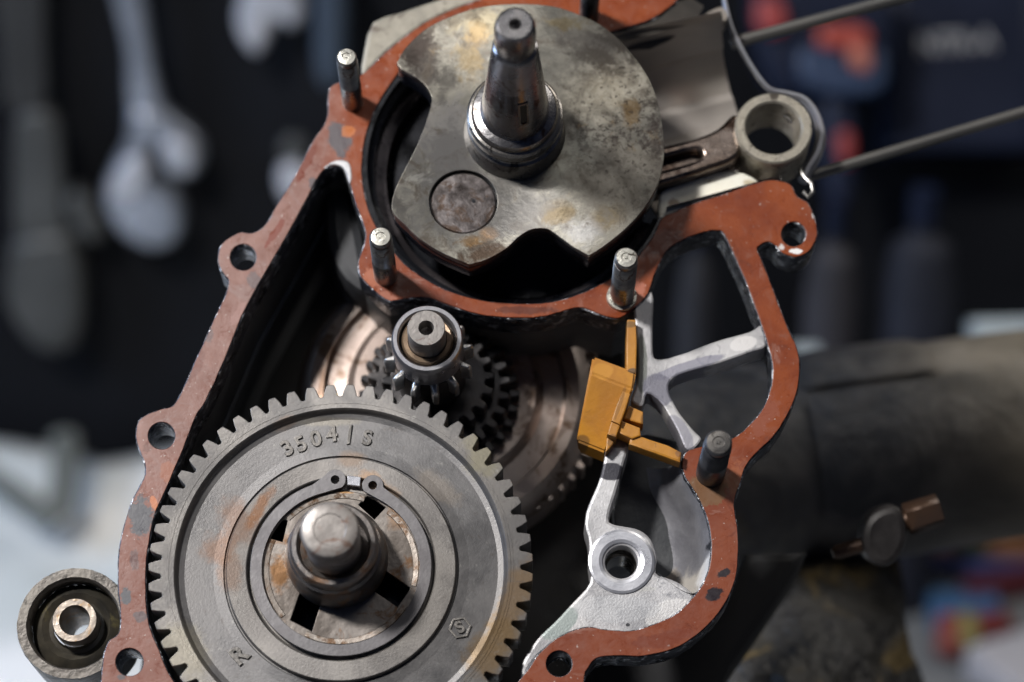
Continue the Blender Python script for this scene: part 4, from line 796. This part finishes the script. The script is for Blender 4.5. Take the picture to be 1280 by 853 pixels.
me.transform(Matrix.Translation((.0, 26 * 1.26 / FPX, .0006)) @ Matrix.Rotation(R(4), 4, 'Z'))
mesh_obj('lettering', me, grime('pale_print', (0.30, 0.31, 0.34), (0.25, 0.26, 0.29), 10, 0, (.5, .6)), bt)
# grey bottle-like cans in the middle distance
for x, y, r, h_, c1, lab in ((1040, 345, 34, .11, (0.024, 0.023, 0.030), 'dim grey can standing behind the hook of the gasket'), (870, 360, 24, .12, (0.010, 0.011, 0.017), 'dim slender bottle seen through the D-shaped opening'), (1150, 330, 46, .12, (0.004, 0.006, 0.016), 'dark blue can behind the lower long stud')):
    base = W(x, y + 70, 1.16); s_ = 1.16 / FPX
    base.z = BZ
    d = W(x, y + 70, 1.0) - EYE; hh = W(x, y, 1.16).z + .03 - BZ
    t = thing('can', lab, 'can', mat4=Matrix.Translation((W(x, y, 1.16).x, W(x, y, 1.16).y, BZ)))
    rr = r * s_
    lathe('can_body', [(0, 0), (rr, .0), (rr, hh * .8), (rr * .8, hh * .9), (rr * .35, hh * .93), (rr * .35, hh), (0, hh)], grime('can_paint', c1, tuple(v * .6 for v in c1), 10, .0, (.7, .85)), t, seg=32)
    lathe('cap', [(rr * .4, hh * .95), (rr * .4, hh * 1.03), (0, hh * 1.03)], M_navy, t, seg=24)
# pale box slivers just above the tube
t = tag(mesh_obj('box', box_mesh(.34, .02, .05, .003), grime('pale_box', (0.35, 0.40, 0.42), (0.30, 0.34, 0.36), 10, 0, (.5, .6))), 'pale box edge showing above the right end of the tube', 'box'); t.matrix_world = cam_mat(1450, 408, 1.15, R(1.5)) @ Matrix.Scale(.5, 4)
t = tag(mesh_obj('paper', box_mesh(.012, .006, .012, .001), bpy.data.materials['pale_box']), 'pale scrap of paper between gasket and tube', 'paper'); t.matrix_world = cam_mat(1006, 440, 1.15)
# colourful clutter on the bench, lower right
def clutter(name, label, cat, px, py, size, rot, mat, z=0.0, lift=0.0):
    p = on_bench(px, py, BZ + lift); o = mesh_obj(name, box_mesh(*size, min(size) * .2, 0), mat); o.location = p; o.rotation_euler = (0, 0, rot); tag(o, label, cat); return o
flat = lambda n, c: grime(n, c, tuple(v * .75 for v in c), 15, 0, (.5, .6))
clutter('tray', 'white plastic tray corner on the bench at bottom right', 'tray', 1320, 880, (.055, .07, .02), R(28), flat('white_plastic', (.36, .35, .37)))
clutter('tube_of_glue', 'orange-brown stick lying on the bench under the bolt', 'stick', 1215, 700, (.09, .012, .01), R(-5), flat('brown_stick', (.20, .09, .04)))
clutter('cap', 'small green cap on the bench right of the bolt', 'cap', 1213, 684, (.012, .012, .012), 0, flat('green', (.20, .30, .04)), lift=.01)
clutter('blister_pack', 'pale blister pack on the bench just right of the bolt', 'packet', 1180, 682, (.018, .012, .01), .3, flat('pale_pack', (.3, .36, .36)), lift=.005)
clutter('marker_pen', 'dark blue marker pen on the bench at lower right', 'pen', 1230, 722, (.09, .010, .01), R(-6), flat('dark_blue', (.03, .04, .13)))
clutter('blue_packet', 'bright blue packet on the bench at lower right', 'packet', 1205, 775, (.034, .03, .008), R(-4), flat('bright_blue', (.035, .09, .19)))
clutter('red_packet', 'red and yellow striped packet in front of the blue packet', 'packet', 1186, 806, (.012, .026, .010), R(-12), flat('red', (.20, .05, .04)), lift=.006)
clutter('yellow_packet', 'yellow-green strip between red packet and blue packet', 'packet', 1206, 803, (.012, .026, .010), R(-12), flat('yellow', (.19, .17, .06)), lift=.006)
clutter('cable', 'dark red cable bundle at right edge of the bench', 'cable', 1262, 745, (.05, .012, .012), R(20), flat('dark_cable', (.07, .01, .015)))
clutter('bottle_cap', 'dark red cap beside the yellow-green strip', 'cap', 1236, 800, (.02, .014, .012), R(20), flat('maroon', (.12, .02, .02)), lift=.004)
clutter('black_case', 'black case on the bench behind the colourful packets', 'case', 1240, 655, (.22, .06, .05), R(2), M_navy)
